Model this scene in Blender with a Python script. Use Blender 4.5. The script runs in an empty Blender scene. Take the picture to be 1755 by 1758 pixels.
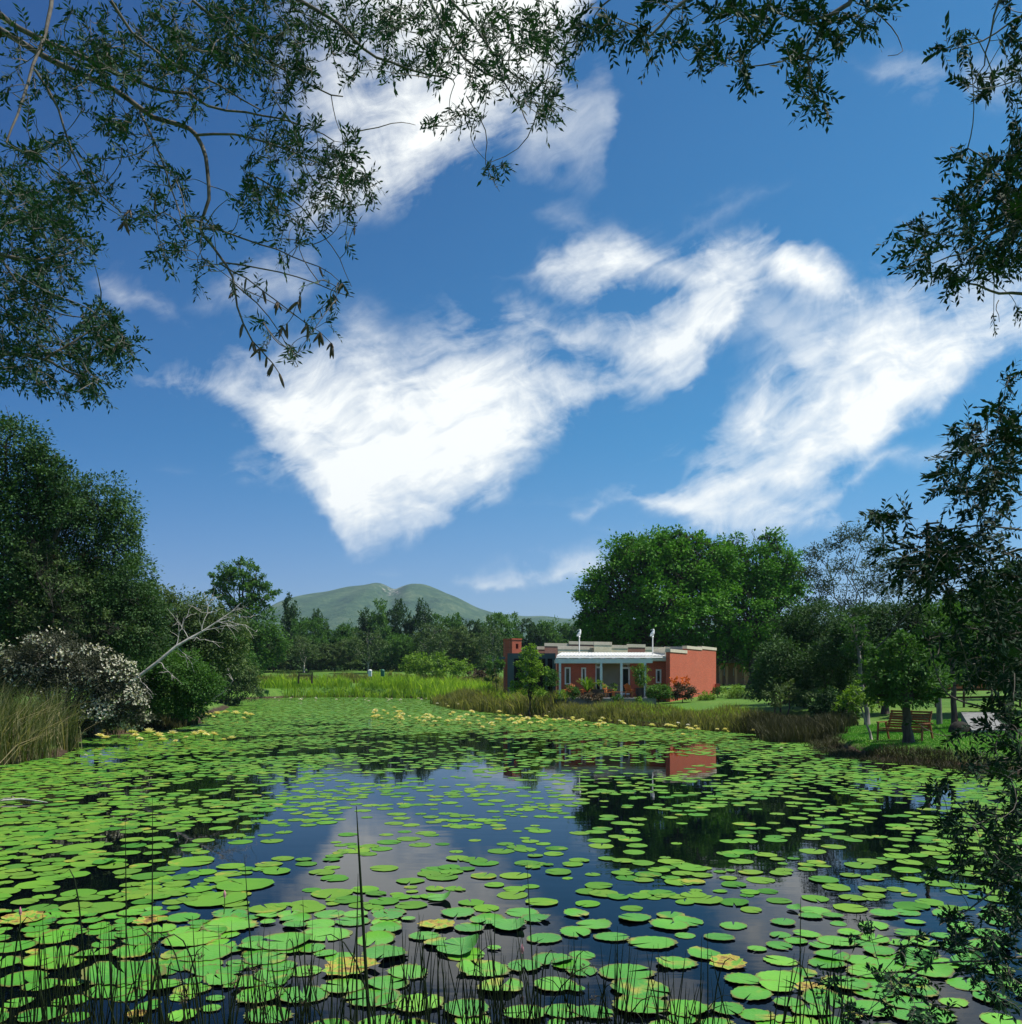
import bpy, math, random
import numpy as np
from mathutils import Vector

SC = bpy.context.scene
COL = SC.collection
CAMZ = 2.8
FPX = 1500.0          # focal length, in pixels of the 1755 px wide photograph
CX, HY = 877.5, 1165.0
rnd = random.Random(7)

# ------------------------------------------------------------------ camera
cam_d = bpy.data.cameras.new('camera')
cam = bpy.data.objects.new('camera', cam_d)
COL.objects.link(cam)
cam.location = (0, 0, CAMZ)
cam.rotation_euler = (math.radians(90), 0, 0)
cam_d.sensor_width = 36
cam_d.lens = 36 * FPX / 1758
cam_d.shift_y = (HY - 879) / 1758
cam_d.clip_start = 0.05
cam_d.clip_end = 30000
SC.camera = cam

# ------------------------------------------------------------------ light
SUN_EL = math.radians(62)
SUN_AZ = math.radians(88)        # clockwise from +Y (away from the camera) towards +X (right)
SD = Vector((math.sin(SUN_AZ) * math.cos(SUN_EL), math.cos(SUN_AZ) * math.cos(SUN_EL), math.sin(SUN_EL)))
sun_d = bpy.data.lights.new('sun', 'SUN')
sun_d.energy = 4.9
sun_d.angle = math.radians(0.55)
sun_d.color = (1.0, 0.95, 0.86)
sun = bpy.data.objects.new('sun', sun_d)
COL.objects.link(sun)
sun.location = (30, 10, 60)
sun.rotation_euler = SD.to_track_quat('Z', 'Y').to_euler()

vs = SC.view_settings
SC.display_settings.display_device = 'sRGB'
vs.view_transform = 'Standard'
vs.look = 'None'
vs.gamma = 1
vs.use_curve_mapping = False
vs.exposure = 0.36

SC.render.engine = 'CYCLES'
cy = SC.cycles
cy.max_bounces = 6
cy.diffuse_bounces = 2
cy.glossy_bounces = 3
cy.transmission_bounces = 3
cy.transparent_max_bounces = 6
cy.volume_bounces = 0
cy.caustics_reflective = False
cy.caustics_refractive = False


# ------------------------------------------------------------------ node helpers
class NT:
    def __init__(self, tree):
        self.t = tree
        self.l = tree.links

    def new(self, kind, **kw):
        n = self.t.nodes.new(kind)
        for k, v in kw.items():
            setattr(n, k, v)
        return n

    def put(self, sock, v):
        if hasattr(v, 'is_output'):
            self.l.new(v, sock)
        else:
            if hasattr(sock.default_value, '__len__') and not hasattr(v, '__len__'):
                v = (v,) * len(sock.default_value)
            if hasattr(v, '__len__') and len(sock.default_value) == 4 and len(v) == 3:
                v = tuple(v) + (1,)
            sock.default_value = v

    def m(self, op, a, b=None, c=None, clamp=False):
        n = self.new('ShaderNodeMath', operation=op, use_clamp=clamp)
        self.put(n.inputs[0], a)
        if b is not None:
            self.put(n.inputs[1], b)
        if c is not None:
            self.put(n.inputs[2], c)
        return n.outputs[0]

    def mapr(self, v, a, b, c=0.0, d=1.0, smooth=False):
        n = self.new('ShaderNodeMapRange')
        n.interpolation_type = 'SMOOTHSTEP' if smooth else 'LINEAR'
        n.clamp = True
        for i, x in enumerate((v, a, b, c, d)):
            self.put(n.inputs[i], x)
        return n.outputs[0]

    def xyz(self, x, y, z):
        n = self.new('ShaderNodeCombineXYZ')
        for i, q in enumerate((x, y, z)):
            self.put(n.inputs[i], q)
        return n.outputs[0]

    def sep(self, v):
        n = self.new('ShaderNodeSeparateXYZ')
        self.put(n.inputs[0], v)
        return n.outputs

    def noise(self, vec, scale, detail=2, rough=0.5, out=0, dist=0.0, dim='3D'):
        n = self.new('ShaderNodeTexNoise')
        n.noise_dimensions = dim
        if vec is not None:
            self.put(n.inputs['Vector'], vec)
        self.put(n.inputs['Scale'], scale)
        self.put(n.inputs['Detail'], detail)
        self.put(n.inputs['Roughness'], rough)
        self.put(n.inputs['Distortion'], dist)
        return n.outputs[out]

    def ramp(self, fac, stops, interp='LINEAR'):
        n = self.new('ShaderNodeValToRGB')
        cr = n.color_ramp
        cr.interpolation = interp
        while len(cr.elements) < len(stops):
            cr.elements.new(0.5)
        for e, (p, c) in zip(cr.elements, stops):
            e.position = p
            e.color = tuple(c) + (1,) if len(c) == 3 else c
        self.put(n.inputs[0], fac)
        return n.outputs[0]

    def mix(self, f, a, b, mode='MIX'):
        n = self.new('ShaderNodeMix', data_type='RGBA', blend_type=mode)
        self.put(n.inputs[0], f)
        self.put(n.inputs[6], a)
        self.put(n.inputs[7], b)
        return n.outputs[2]

    def curve(self, v, pts):
        n = self.new('ShaderNodeFloatCurve')
        c = n.mapping.curves[0]
        while len(c.points) < len(pts):
            c.points.new(0.5, 0.5)
        for p, (x, y) in zip(c.points, pts):
            p.location = (x, y)
            p.handle_type = 'AUTO_CLAMPED'
        n.mapping.update()
        self.put(n.inputs['Value'], v)
        return n.outputs[0]


# ------------------------------------------------------------------ sky: daylight sky with high cirrus
world = bpy.data.worlds.new('World')
SC.world = world
world.use_nodes = True
wt = world.node_tree
wt.nodes.clear()
N = NT(wt)
sky = N.new('ShaderNodeTexSky', sky_type='NISHITA')
sky.sun_disc = False
sky.sun_elevation = SUN_EL
sky.sun_rotation = SUN_AZ
sky.altitude = 300
sky.air_density = 1.0
sky.dust_density = 0.6
sky.ozone_density = 3.0
tc = N.new('ShaderNodeTexCoord')
dx, dy, dz = N.sep(tc.outputs['Generated'])
ady = N.m('MAXIMUM', N.m('ABSOLUTE', dy), 0.08)
# slopes of the direction (tangent of bearing, tangent of elevation), in hundredths of the focal length
U = N.m('DIVIDE', dx, ady)
V = N.m('DIVIDE', dz, ady)
pu = N.m('MULTIPLY_ADD', U, FPX / 2155, (CX + 200) / 2155)        # 0..1 over bearings
pv = N.m('MULTIPLY_ADD', V, -FPX / 1600, (HY + 400) / 1600)       # 0..1 downwards
ca, sa = math.cos(math.radians(-24)), math.sin(math.radians(-24))
ru = N.m('MULTIPLY_ADD', U, ca, N.m('MULTIPLY', V, -sa))
rv = N.m('MULTIPLY_ADD', U, sa, N.m('MULTIPLY', V, ca))
w1 = N.noise(N.xyz(U, V, 0.3), 4.0, 3, 0.6, out=1)
w2 = N.noise(N.xyz(U, V, 4.3), 15.0, 4, 0.62, out=1)
ax, ay, _ = N.sep(w1)
bx_, by_, _ = N.sep(w2)
duu = N.m('ADD', N.m('MULTIPLY_ADD', ax, 0.055, -0.0275), N.m('MULTIPLY_ADD', bx_, 0.034, -0.017))
dvv = N.m('ADD', N.m('MULTIPLY_ADD', ay, 0.075, -0.0375), N.m('MULTIPLY_ADD', by_, 0.044, -0.022))
wu = N.m('ADD', pu, duu)
wv = N.m('ADD', pv, dvv)
# combed filaments, bent by the coarse warp
fa = N.noise(N.xyz(N.m('MULTIPLY_ADD', ru, 3.0, N.m('MULTIPLY', ax, 1.3)), N.m('MULTIPLY_ADD', rv, 8.5, N.m('MULTIPLY', ay, 3.2)), 1.7), 1.7, 7, 0.6)
fb = N.noise(N.xyz(N.m('MULTIPLY_ADD', U, 6.5, N.m('MULTIPLY', ay, 2.2)), N.m('MULTIPLY_ADD', V, 7.0, N.m('MULTIPLY', ax, 2.4)), 8.1), 1.5, 8, 0.62)
fc = N.noise(N.xyz(N.m('MULTIPLY_ADD', ru, 9.0, N.m('MULTIPLY', by_, 1.2)), N.m('MULTIPLY_ADD', rv, 42.0, N.m('MULTIPLY', ax, 5.0)), 3.9), 1.5, 5, 0.6)
fil = N.m('ADD', N.m('MULTIPLY', fa, 0.36), N.m('ADD', N.m('MULTIPLY', fb, 0.44), N.m('MULTIPLY', fc, 0.20)))


def cloud(up, lo, su, sl, power, left=None):
    """Mask of one cloud between its upper and lower outline (softness su, sl; opacity)."""
    def pts(a):
        return [((x + 200) / 2155, (y + 400) / 1600) for x, y in a]
    cu, cl = N.curve(wu, pts(up)), N.curve(wu, pts(lo))
    a = N.m('DIVIDE', N.m('SUBTRACT', wv, cu), su * 1.35 / 1600)
    b = N.m('DIVIDE', N.m('SUBTRACT', cl, wv), sl * 1.15 / 1600)
    mk = N.m('MINIMUM', a, b)
    if left:                       # soft western flank (bearing, softness)
        mk = N.m('MINIMUM', mk, N.m('DIVIDE', N.m('SUBTRACT', wu, (left[0] + 200) / 2155), left[1] / 2155))
    return N.m('ADD', mk, 0.16), power


CL = [
    # high cloud behind the overhanging branches
    cloud([(-200, -380), (380, -380), (1100, -380), (1955, -380)],
          [(-200, -395), (300, 100), (400, 300), (480, 400), (540, 415), (590, 405), (640, 385), (700, 365), (780, 310), (850, 250),
           (930, 205), (985, 120), (1030, 40), (1080, -100), (1150, -390), (1955, -390)], 60, 85, 1.0, (490, 190)),
    # heart shaped cloud
    cloud([(-200, 700), (200, 680), (235, 648), (300, 632), (400, 610), (480, 590), (560, 565), (640, 535), (720, 560), (800, 535), (880, 545),
           (960, 590), (1040, 605), (1110, 612), (1190, 640), (1240, 700), (1955, 700)],
          [(-200, 600), (200, 620), (235, 655), (300, 690), (380, 712), (440, 745), (500, 815), (550, 885), (600, 960), (660, 940), (750, 900), (830, 855),
           (890, 805), (960, 755), (1040, 718), (1140, 700), (1200, 655), (1240, 600), (1955, 600)], 95, 58, 1.0),
    cloud([(-200, 830), (370, 815), (420, 778), (480, 768), (540, 790), (600, 820), (1955, 850)],
          [(-200, 700), (370, 800), (420, 815), (480, 818), (540, 850), (600, 810), (1955, 700)], 60, 60, 0.75),
    # arch to the right of it
    cloud([(-200, 540), (880, 500), (930, 440), (1000, 408), (1080, 402), (1150, 415), (1230, 402), (1320, 396), (1400, 420), (1450, 470), (1480, 530), (1955, 560)],
          [(-200, 400), (880, 470), (930, 505), (1000, 525), (1080, 518), (1140, 520), (1200, 545), (1260, 522), (1320, 490), (1400, 515), (1450, 510), (1480, 480), (1955, 400)], 42, 55, 1.0),
    cloud([(-200, 640), (850, 560), (900, 528), (980, 540), (1060, 520), (1120, 520), (1160, 490), (1220, 470), (1290, 540), (1955, 660)],
          [(-200, 440), (850, 540), (900, 565), (980, 612), (1060, 630), (1120, 655), (1180, 672), (1230, 600), (1290, 500), (1955, 440)], 50, 55, 0.92),
    cloud([(-200, 640), (1180, 560), (1230, 505), (1330, 470), (1460, 470), (1500, 560), (1955, 660)],
          [(-200, 440), (1180, 520), (1230, 590), (1330, 640), (1440, 580), (1500, 500), (1955, 440)], 110, 110, 0.42),
    # long band rising to the right edge
    cloud([(-200, 930), (1030, 900), (1090, 858), (1150, 815), (1210, 745), (1270, 670), (1340, 590), (1400, 540), (1450, 495), (1500, 435), (1560, 405), (1650, 420), (1755, 430), (1955, 430)],
          [(-200, 800), (1030, 860), (1110, 880), (1200, 905), (1300, 880), (1400, 842), (1490, 795), (1560, 735), (1650, 665), (1755, 590), (1955, 540)], 130, 42, 1.0),
    cloud([(-200, 960), (1040, 880), (1090, 862), (1160, 842), (1260, 850), (1340, 852), (1410, 830), (1480, 800), (1540, 780), (1955, 900)],
          [(-200, 800), (1040, 870), (1090, 885), (1150, 905), (1200, 940), (1310, 918), (1400, 892), (1480, 846), (1540, 790), (1955, 700)], 45, 45, 0.85),
    cloud([(-200, 960), (1150, 930), (1220, 900), (1320, 890), (1420, 870), (1500, 940), (1955, 960)],
          [(-200, 860), (1150, 925), (1220, 960), (1320, 950), (1420, 900), (1500, 860), (1955, 860)], 40, 50, 0.7),
    # low streak on the horizon, thin wisps
    cloud([(-200, 1010), (730, 995), (800, 980), (880, 966), (960, 955), (1060, 960), (1160, 990), (1955, 1050)],
          [(-200, 960), (730, 988), (800, 1003), (880, 1010), (960, 1006), (1060, 1000), (1160, 985), (1955, 950)], 45, 22, 0.8),
    cloud([(-200, 560), (150, 520), (195, 462), (250, 490), (290, 530), (330, 580), (1955, 700)],
          [(-200, 400), (150, 470), (195, 520), (250, 535), (290, 545), (330, 560), (1955, 500)], 60, 50, 0.55),
    cloud([(-200, 300), (1470, 130), (1520, 85), (1570, 75), (1640, 100), (1720, 60), (1955, 40)],
          [(-200, 0), (1470, 110), (1520, 165), (1570, 170), (1640, 150), (1720, 180), (1955, 160)], 75, 75, 0.5),
    cloud([(-200, 960), (950, 905), (975, 868), (1000, 880), (1030, 850), (1080, 862), (1110, 890), (1955, 960)],
          [(-200, 800), (950, 870), (975, 905), (1000, 900), (1030, 868), (1080, 866), (1110, 850), (1955, 800)], 40, 40, 0.5),
    cloud([(-200, 900), (1480, 810), (1560, 775), (1640, 740), (1760, 690), (1955, 600)],
          [(-200, 700), (1480, 790), (1560, 800), (1640, 780), (1760, 745), (1955, 690)], 55, 45, 0.5),
    cloud([(-200, 500), (900, 400), (960, 355), (1040, 370), (1130, 395), (1200, 350), (1260, 330), (1320, 330), (1955, 400)],
          [(-200, 200), (900, 370), (960, 405), (1040, 412), (1130, 420), (1200, 395), (1260, 362), (1320, 320), (1955, 200)], 60, 60, 0.33),
    cloud([(-200, 300), (860, 230), (900, 180), (950, 110), (1030, 90), (1080, 200), (1955, 300)],
          [(-200, 0), (860, 260), (900, 310), (950, 330), (1030, 300), (1080, 100), (1955, 0)], 90, 90, 0.42),
    cloud([(-200, 700), (320, 560), (380, 500), (460, 440), (530, 430), (600, 600), (1955, 700)],
          [(-200, 300), (320, 520), (380, 555), (460, 560), (530, 520), (600, 400), (1955, 300)], 80, 80, 0.5),
]
filn = N.m('MULTIPLY_ADD', N.m('SUBTRACT', fil, 0.5), 5.4, 0.0)
tot = None
for mask, power in CL:
    q = N.m('MULTIPLY_ADD', N.m('MINIMUM', mask, 3.0), 0.85, filn)   # filaments eat into the soft rim
    q = N.m('MULTIPLY', N.mapr(q, -0.05, 1.3, 0, 1), power)
    q = N.m('MULTIPLY', q, N.mapr(mask, -0.3, 0.75, 0, 1, True))
    tot = q if tot is None else N.m('SUBTRACT', N.m('ADD', tot, q), N.m('MULTIPLY', tot, q))
front = N.mapr(dy, 0.02, 0.2)
back = N.m('MULTIPLY', N.mapr(N.noise(tc.outputs['Generated'], 2.4, 6, 0.6), 0.52, 0.75, 0, 0.8, True), N.m('SUBTRACT', 1.0, front))
up_ = N.mapr(dz, 0.0, 0.05)
alpha = N.m('MULTIPLY', N.m('ADD', N.m('MULTIPLY', tot, front), back), up_)

SKY_S = 0.072
pol = N.mapr(N.m('SUBTRACT', N.m('MULTIPLY', V, 0.75), U), -0.3, 1.3, 1.12, 0.60, True)      # polarised band: the sky is deepest away from the sun, high on the left
redm = N.mapr(V, 0.02, 0.30, 0.78, 0.25, True)                 # less red high up, milkier towards the horizon
deep = N.mix(1.0, N.mix(1.0, sky.outputs[0], N.xyz(redm, 0.90, 1.22), 'MULTIPLY'), N.xyz(pol, pol, N.m('MULTIPLY_ADD', pol, 0.5, 0.5)), 'MULTIPLY')
skyc = N.mix(alpha, deep, (11.6, 11.9, 11.7))
bg = N.new('ShaderNodeBackground')
N.put(bg.inputs['Color'], skyc)
bg.inputs['Strength'].default_value = SKY_S
out = N.new('ShaderNodeOutputWorld')
wt.links.new(bg.outputs[0], out.inputs['Surface'])
try:
    world.cycles.sampling_method = 'MANUAL'
    world.cycles.sample_map_resolution = 512
except Exception:
    pass


# ------------------------------------------------------------------ geometry helpers
def P(px, py, D):
    """Point at depth D metres that the photograph shows at (px, py)."""
    return np.array(((px - CX) / FPX * D, D, CAMZ - (py - HY) / FPX * D))


def shore(px, py):
    D = FPX * CAMZ / (py - HY)
    return ((px - CX) / FPX * D, D)


class Geo:
    def __init__(self):
        self.v, self.f, self.mi, self.n = [], [], [], 0

    def add(self, V, F, mi=0):
        V = np.asarray(V, dtype=np.float64).reshape(-1, 3)
        F = np.asarray(F, dtype=np.int64)
        self.v.append(V)
        self.f.append(F + self.n)
        self.mi.append(np.full(len(F), mi, dtype=np.int32))
        self.n += len(V)
        return self

    def box(self, lo, hi, mi=0, R=None, c=None):
        x0, y0, z0 = lo
        x1, y1, z1 = hi
        V = np.array([(x0, y0, z0), (x1, y0, z0), (x1, y1, z0), (x0, y1, z0), (x0, y0, z1), (x1, y0, z1), (x1, y1, z1), (x0, y1, z1)], float)
        if R is not None:
            V = V @ np.asarray(R).T
        if c is not None:
            V = V + np.asarray(c)
        F = [(0, 3, 2, 1), (4, 5, 6, 7), (0, 1, 5, 4), (1, 2, 6, 5), (2, 3, 7, 6), (3, 0, 4, 7)]
        return self.add(V, F, mi)

    def bar(self, a, b, w, h, mi=0, up=(0, 0, 1)):
        """Straight bar of rectangular section from a to b."""
        a, b = np.asarray(a, float), np.asarray(b, float)
        d = b - a
        L = np.linalg.norm(d)
        d /= L
        u = np.asarray(up, float)
        if abs(np.dot(u, d)) > 0.95:
            u = np.array((0, 1.0, 0))
        s = np.cross(d, u)
        s /= np.linalg.norm(s)
        t = np.cross(s, d)
        V = []
        for p in (a, b):
            for i, j in ((-1, -1), (1, -1), (1, 1), (-1, 1)):
                V.append(p + s * i * w / 2 + t * j * h / 2)
        F = [(0, 1, 2, 3), (7, 6, 5, 4), (0, 4, 5, 1), (1, 5, 6, 2), (2, 6, 7, 3), (3, 7, 4, 0)]
        return self.add(V, F, mi)

    def tube(self, pts, rad, k=6, mi=0, cap=True):
        pts = np.asarray(pts, float)
        n = len(pts)
        rad = np.broadcast_to(np.asarray(rad, float), (n,))
        T = np.gradient(pts, axis=0)
        T /= np.linalg.norm(T, axis=1, keepdims=True) + 1e-12
        ref = np.array((0.31, 0.17, 0.93)) if abs(T[:, 2]).mean() < 0.8 else np.array((0.93, 0.21, 0.3))
        A = np.cross(T, ref)
        A /= np.linalg.norm(A, axis=1, keepdims=True) + 1e-12
        B = np.cross(T, A)
        ang = np.arange(k) * 2 * math.pi / k
        V = pts[:, None, :] + rad[:, None, None] * (np.cos(ang)[None, :, None] * A[:, None, :] + np.sin(ang)[None, :, None] * B[:, None, :])
        i = np.arange(n - 1)[:, None] * k
        j = np.arange(k)[None, :]
        jn = (j + 1) % k
        F = np.stack([i + j, i + jn, i + k + jn, i + k + j], -1).reshape(-1, 4)
        base = self.n
        self.add(V.reshape(-1, 3), F, mi)
        if cap and k in (4, 6, 8):
            for s in (0, (n - 1) * k):
                ring = np.arange(s, s + k)
                Q = [(ring[0], ring[a], ring[a + 1], ring[a + 1]) for a in range(1, k - 1)]
                Q = np.array([(q[0], q[1], q[2]) for q in Q])
                self.f.append(Q + base)
                self.mi.append(np.full(len(Q), mi, dtype=np.int32))
        return self

    def leaves(self, Pt, D, Nn, L, W, mi=0, fold=0.16):
        """One folded lozenge per row: root, direction, normal, length, width."""
        Pt, D, Nn = (np.asarray(x, float) for x in (Pt, D, Nn))
        n = len(Pt)
        if n == 0:
            return self
        D = D / (np.linalg.norm(D, axis=1, keepdims=True) + 1e-9)
        S = np.cross(D, Nn)
        S /= np.linalg.norm(S, axis=1, keepdims=True) + 1e-9
        Nn = np.cross(S, D)
        L = np.broadcast_to(np.asarray(L, float), (n,))[:, None]
        W = np.broadcast_to(np.asarray(W, float), (n,))[:, None]
        V = np.empty((n, 4, 3))
        V[:, 0] = Pt
        V[:, 1] = Pt + D * L * 0.5 + S * W * 0.5 + Nn * W * fold
        V[:, 2] = Pt + D * L
        V[:, 3] = Pt + D * L * 0.5 - S * W * 0.5 + Nn * W * fold
        F = np.arange(n * 4).reshape(n, 4)
        return self.add(V.reshape(-1, 3), F, mi)

    def mesh(self, name, mats, smooth=False, origin=None):
        V = np.concatenate(self.v) if self.v else np.zeros((0, 3))
        if origin is not None:
            V = V - np.asarray(origin)
        me = bpy.data.meshes.new(name)
        sizes = np.concatenate([np.full(len(f), f.shape[1], dtype=np.int32) for f in self.f])
        idx = np.concatenate([f.reshape(-1) for f in self.f]).astype(np.int32)
        mi = np.concatenate(self.mi)
        me.vertices.add(len(V))
        me.vertices.foreach_set('co', V.astype(np.float32).reshape(-1))
        me.loops.add(len(idx))
        me.loops.foreach_set('vertex_index', idx)
        me.polygons.add(len(sizes))
        st = np.concatenate([[0], np.cumsum(sizes)[:-1]]).astype(np.int32)
        me.polygons.foreach_set('loop_start', st)
        try:
            me.polygons.foreach_set('loop_total', sizes)
        except Exception:
            pass
        me.polygons.foreach_set('material_index', mi)
        me.polygons.foreach_set('use_smooth', np.full(len(sizes), bool(smooth)))
        for m_ in (mats if isinstance(mats, (list, tuple)) else [mats]):
            me.materials.append(m_)
        me.update(calc_edges=True)
        return me

    def build(self, name, mats, parent=None, smooth=False, origin=None):
        if parent is not None:
            origin = np.array(parent['_o'])
            if parent.parent is not None:
                pass
        me = self.mesh(name, mats, smooth, origin)
        o = bpy.data.objects.new(name, me)
        COL.objects.link(o)
        o['_o'] = [float(q) for q in (origin if origin is not None else (0, 0, 0))]
        if parent is not None:
            o.parent = parent
        elif origin is not None:
            o.location = tuple(origin)
        return o


def tag(o, label=None, cat=None, group=None, kind=None):
    for k, v in (('label', label), ('category', cat), ('group', group), ('kind', kind)):
        if v is not None:
            o[k] = v
    return o


def thing(name, loc, label, cat, group=None):
    o = bpy.data.objects.new(name, None)
    COL.objects.link(o)
    o.empty_display_size = 0.2
    o.location = tuple(float(q) for q in loc)
    o['_o'] = [float(q) for q in loc]
    return tag(o, label, cat, group)


def dup(root, loc, rotz=0.0, scale=(1, 1, 1), label=None, group=None):
    """A copy of a thing with copies of its parts and their sub-parts."""
    def cp(o, par):
        c = o.copy()
        COL.objects.link(c)
        if par is not None:
            c.parent = par
        for ch in o.children:
            cp(ch, c)
        return c
    r = cp(root, None)
    r.location = tuple(float(q) for q in loc)
    r.rotation_euler = (0, 0, rotz)
    r.scale = scale
    if label:
        r['label'] = label
    if group:
        r['group'] = group
    return r


# ------------------------------------------------------------------ materials
def material(name):
    m_ = bpy.data.materials.new(name)
    m_.use_nodes = True
    m_.node_tree.nodes.clear()
    n = NT(m_.node_tree)
    o = n.new('ShaderNodeOutputMaterial')
    return m_, n, o


def principled(n, o, col, rough=0.6, spec=0.4, normal=None, metal=0.0):
    b = n.new('ShaderNodeBsdfPrincipled')
    n.put(b.inputs['Base Color'], col)
    n.put(b.inputs['Roughness'], rough)
    n.put(b.inputs['Specular IOR Level'], spec)
    n.put(b.inputs['Metallic'], metal)
    if normal is not None:
        n.put(b.inputs['Normal'], normal)
    n.l.new(b.outputs[0], o.inputs['Surface'])
    return b


def bump(n, h, strength=0.3, dist=0.05):
    b = n.new('ShaderNodeBump')
    n.put(b.inputs['Height'], h)
    b.inputs['Strength'].default_value = strength
    b.inputs['Distance'].default_value = dist
    return b.outputs[0]


def leaf_mat(name, stops, trans=0.28, rough=0.6, spec=0.16, patch=0.6, tint=0.35):
    """Foliage: every leaf its own tone (random per island), larger patches of tone through the crown, light through the blade."""
    m_, n, o = material(name)
    g = n.new('ShaderNodeNewGeometry')
    oi = n.new('ShaderNodeObjectInfo')
    big = n.noise(g.outputs['Position'], patch, 2, 0.5)
    f = n.m('ADD', n.m('MULTIPLY', g.outputs['Random Per Island'], 0.62), n.m('MULTIPLY_ADD', big, 0.9, -0.26), clamp=True)
    f = n.m('ADD', f, n.m('MULTIPLY_ADD', oi.outputs['Random'], tint, -tint / 2), clamp=True)
    c = n.ramp(f, [(i / (len(stops) - 1), s) for i, s in enumerate(stops)])
    b = n.new('ShaderNodeBsdfPrincipled')
    n.put(b.inputs['Base Color'], c)
    b.inputs['Roughness'].default_value = rough
    b.inputs['Specular IOR Level'].default_value = spec
    t = n.new('ShaderNodeBsdfTranslucent')
    n.put(t.inputs['Color'], n.mix(1.0, c, (1.25, 1.35, 0.6), 'MULTIPLY'))
    mx = n.new('ShaderNodeMixShader')
    mx.inputs[0].default_value = trans
    n.l.new(b.outputs[0], mx.inputs[1])
    n.l.new(t.outputs[0], mx.inputs[2])
    n.l.new(mx.outputs[0], o.inputs['Surface'])
    return m_


def noisy_mat(name, c1, c2, scale=3.0, rough=0.7, spec=0.3, bump_s=0.0, stretch=(1, 1, 1), detail=5):
    m_, n, o = material(name)
    t = n.new('ShaderNodeTexCoord')
    mp = n.new('ShaderNodeMapping')
    mp.inputs['Scale'].default_value = stretch
    n.l.new(t.outputs['Object'], mp.inputs[0])
    ns = n.noise(mp.outputs[0], scale, detail, 0.6)
    c = n.ramp(ns, [(0.3, c1), (0.7, c2)])
    nm = bump(n, ns, bump_s, 0.03) if bump_s else None
    principled(n, o, c, rough, spec, nm)
    return m_


MAT = {}
MAT['bark'] = noisy_mat('bark', (0.03, 0.024, 0.018), (0.10, 0.082, 0.065), 9, 0.85, 0.2, 0.5, (1, 1, 0.25))
MAT['pale_bark'] = noisy_mat('pale_bark', (0.20, 0.18, 0.155), (0.46, 0.43, 0.38), 6, 0.8, 0.2, 0.3, (1, 1, 0.3))
MAT['dead_wood'] = noisy_mat('dead_wood', (0.30, 0.275, 0.25), (0.58, 0.54, 0.49), 8, 0.85, 0.2, 0.3, (1, 1, 0.3))
MAT['twig'] = noisy_mat('twig_bark', (0.045, 0.038, 0.03), (0.17, 0.15, 0.125), 14, 0.8, 0.25)
MAT['big_leaf'] = leaf_mat('plane_leaf', [(0.035, 0.12, 0.014), (0.075, 0.215, 0.02), (0.145, 0.33, 0.03)], 0.22, patch=0.25, tint=0.1)
MAT['dark_leaf'] = leaf_mat('evergreen_leaf', [(0.020, 0.052, 0.018), (0.042, 0.098, 0.028), (0.075, 0.15, 0.038)], 0.2, patch=0.3, tint=0.3)
MAT['mid_leaf'] = leaf_mat('bush_leaf', [(0.03, 0.085, 0.018), (0.06, 0.15, 0.028), (0.105, 0.21, 0.036)], 0.3, patch=0.35, tint=0.4)
MAT['olive_leaf'] = leaf_mat('olive_leaf', [(0.045, 0.085, 0.028), (0.085, 0.14, 0.046), (0.14, 0.19, 0.065)], 0.25, patch=0.35, tint=0.4)
MAT['grey_leaf'] = leaf_mat('grey_leaf', [(0.022, 0.045, 0.020), (0.046, 0.08, 0.036), (0.085, 0.12, 0.055)], 0.25, patch=0.35, tint=0.2)
MAT['lime_leaf'] = leaf_mat('lime_leaf', [(0.085, 0.17, 0.02), (0.16, 0.28, 0.03), (0.24, 0.36, 0.045)], 0.3, patch=0.8, tint=0.15)
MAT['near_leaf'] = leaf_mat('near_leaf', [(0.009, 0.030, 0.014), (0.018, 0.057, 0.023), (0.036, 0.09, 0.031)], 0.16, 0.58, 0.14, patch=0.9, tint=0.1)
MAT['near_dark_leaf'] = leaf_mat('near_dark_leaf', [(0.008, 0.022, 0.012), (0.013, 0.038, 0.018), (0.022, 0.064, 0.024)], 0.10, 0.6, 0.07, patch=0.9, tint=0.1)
MAT['blossom'] = leaf_mat('cream_blossom', [(0.36, 0.34, 0.24), (0.60, 0.57, 0.44), (0.78, 0.75, 0.62)], 0.2, 0.6, 0.2, patch=0.8, tint=0.1)
MAT['dry_leaf'] = leaf_mat('dry_leaf', [(0.06, 0.045, 0.03), (0.12, 0.085, 0.055), (0.16, 0.13, 0.07)], 0.15, 0.7, 0.2, patch=0.8, tint=0.2)
MAT['pod'] = noisy_mat('seed_pod', (0.05, 0.032, 0.02), (0.16, 0.11, 0.07), 20, 0.6, 0.3)
# ------------------------------------------------------------------ the ground and the pond
POND = [(-6.5, 6.1), (-9, 12), (-13, 20), (-16.6, 28), (-16.4, 31.5), (-20.4, 41), (-19.4, 46), (-20, 55), (-23.5, 68), (-28, 86), (-38, 112),
        (-33, 130), (-24, 133), (-14, 126), (-8.6, 112), (-7.2, 92), (-4.4, 79), (0.3, 68), (3.6, 61), (8.0, 51.5), (12.2, 45), (14.3, 41),
        (12.6, 34.0), (12.3, 30.6), (13.2, 29.0), (14.0, 26.8), (14.6, 24.6), (16.5, 21), (14, 14), (10.5, 9), (6, 6.2), (2.2, 5.7), (-2.2, 5.6)]
POND = np.array(POND, float)


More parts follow.
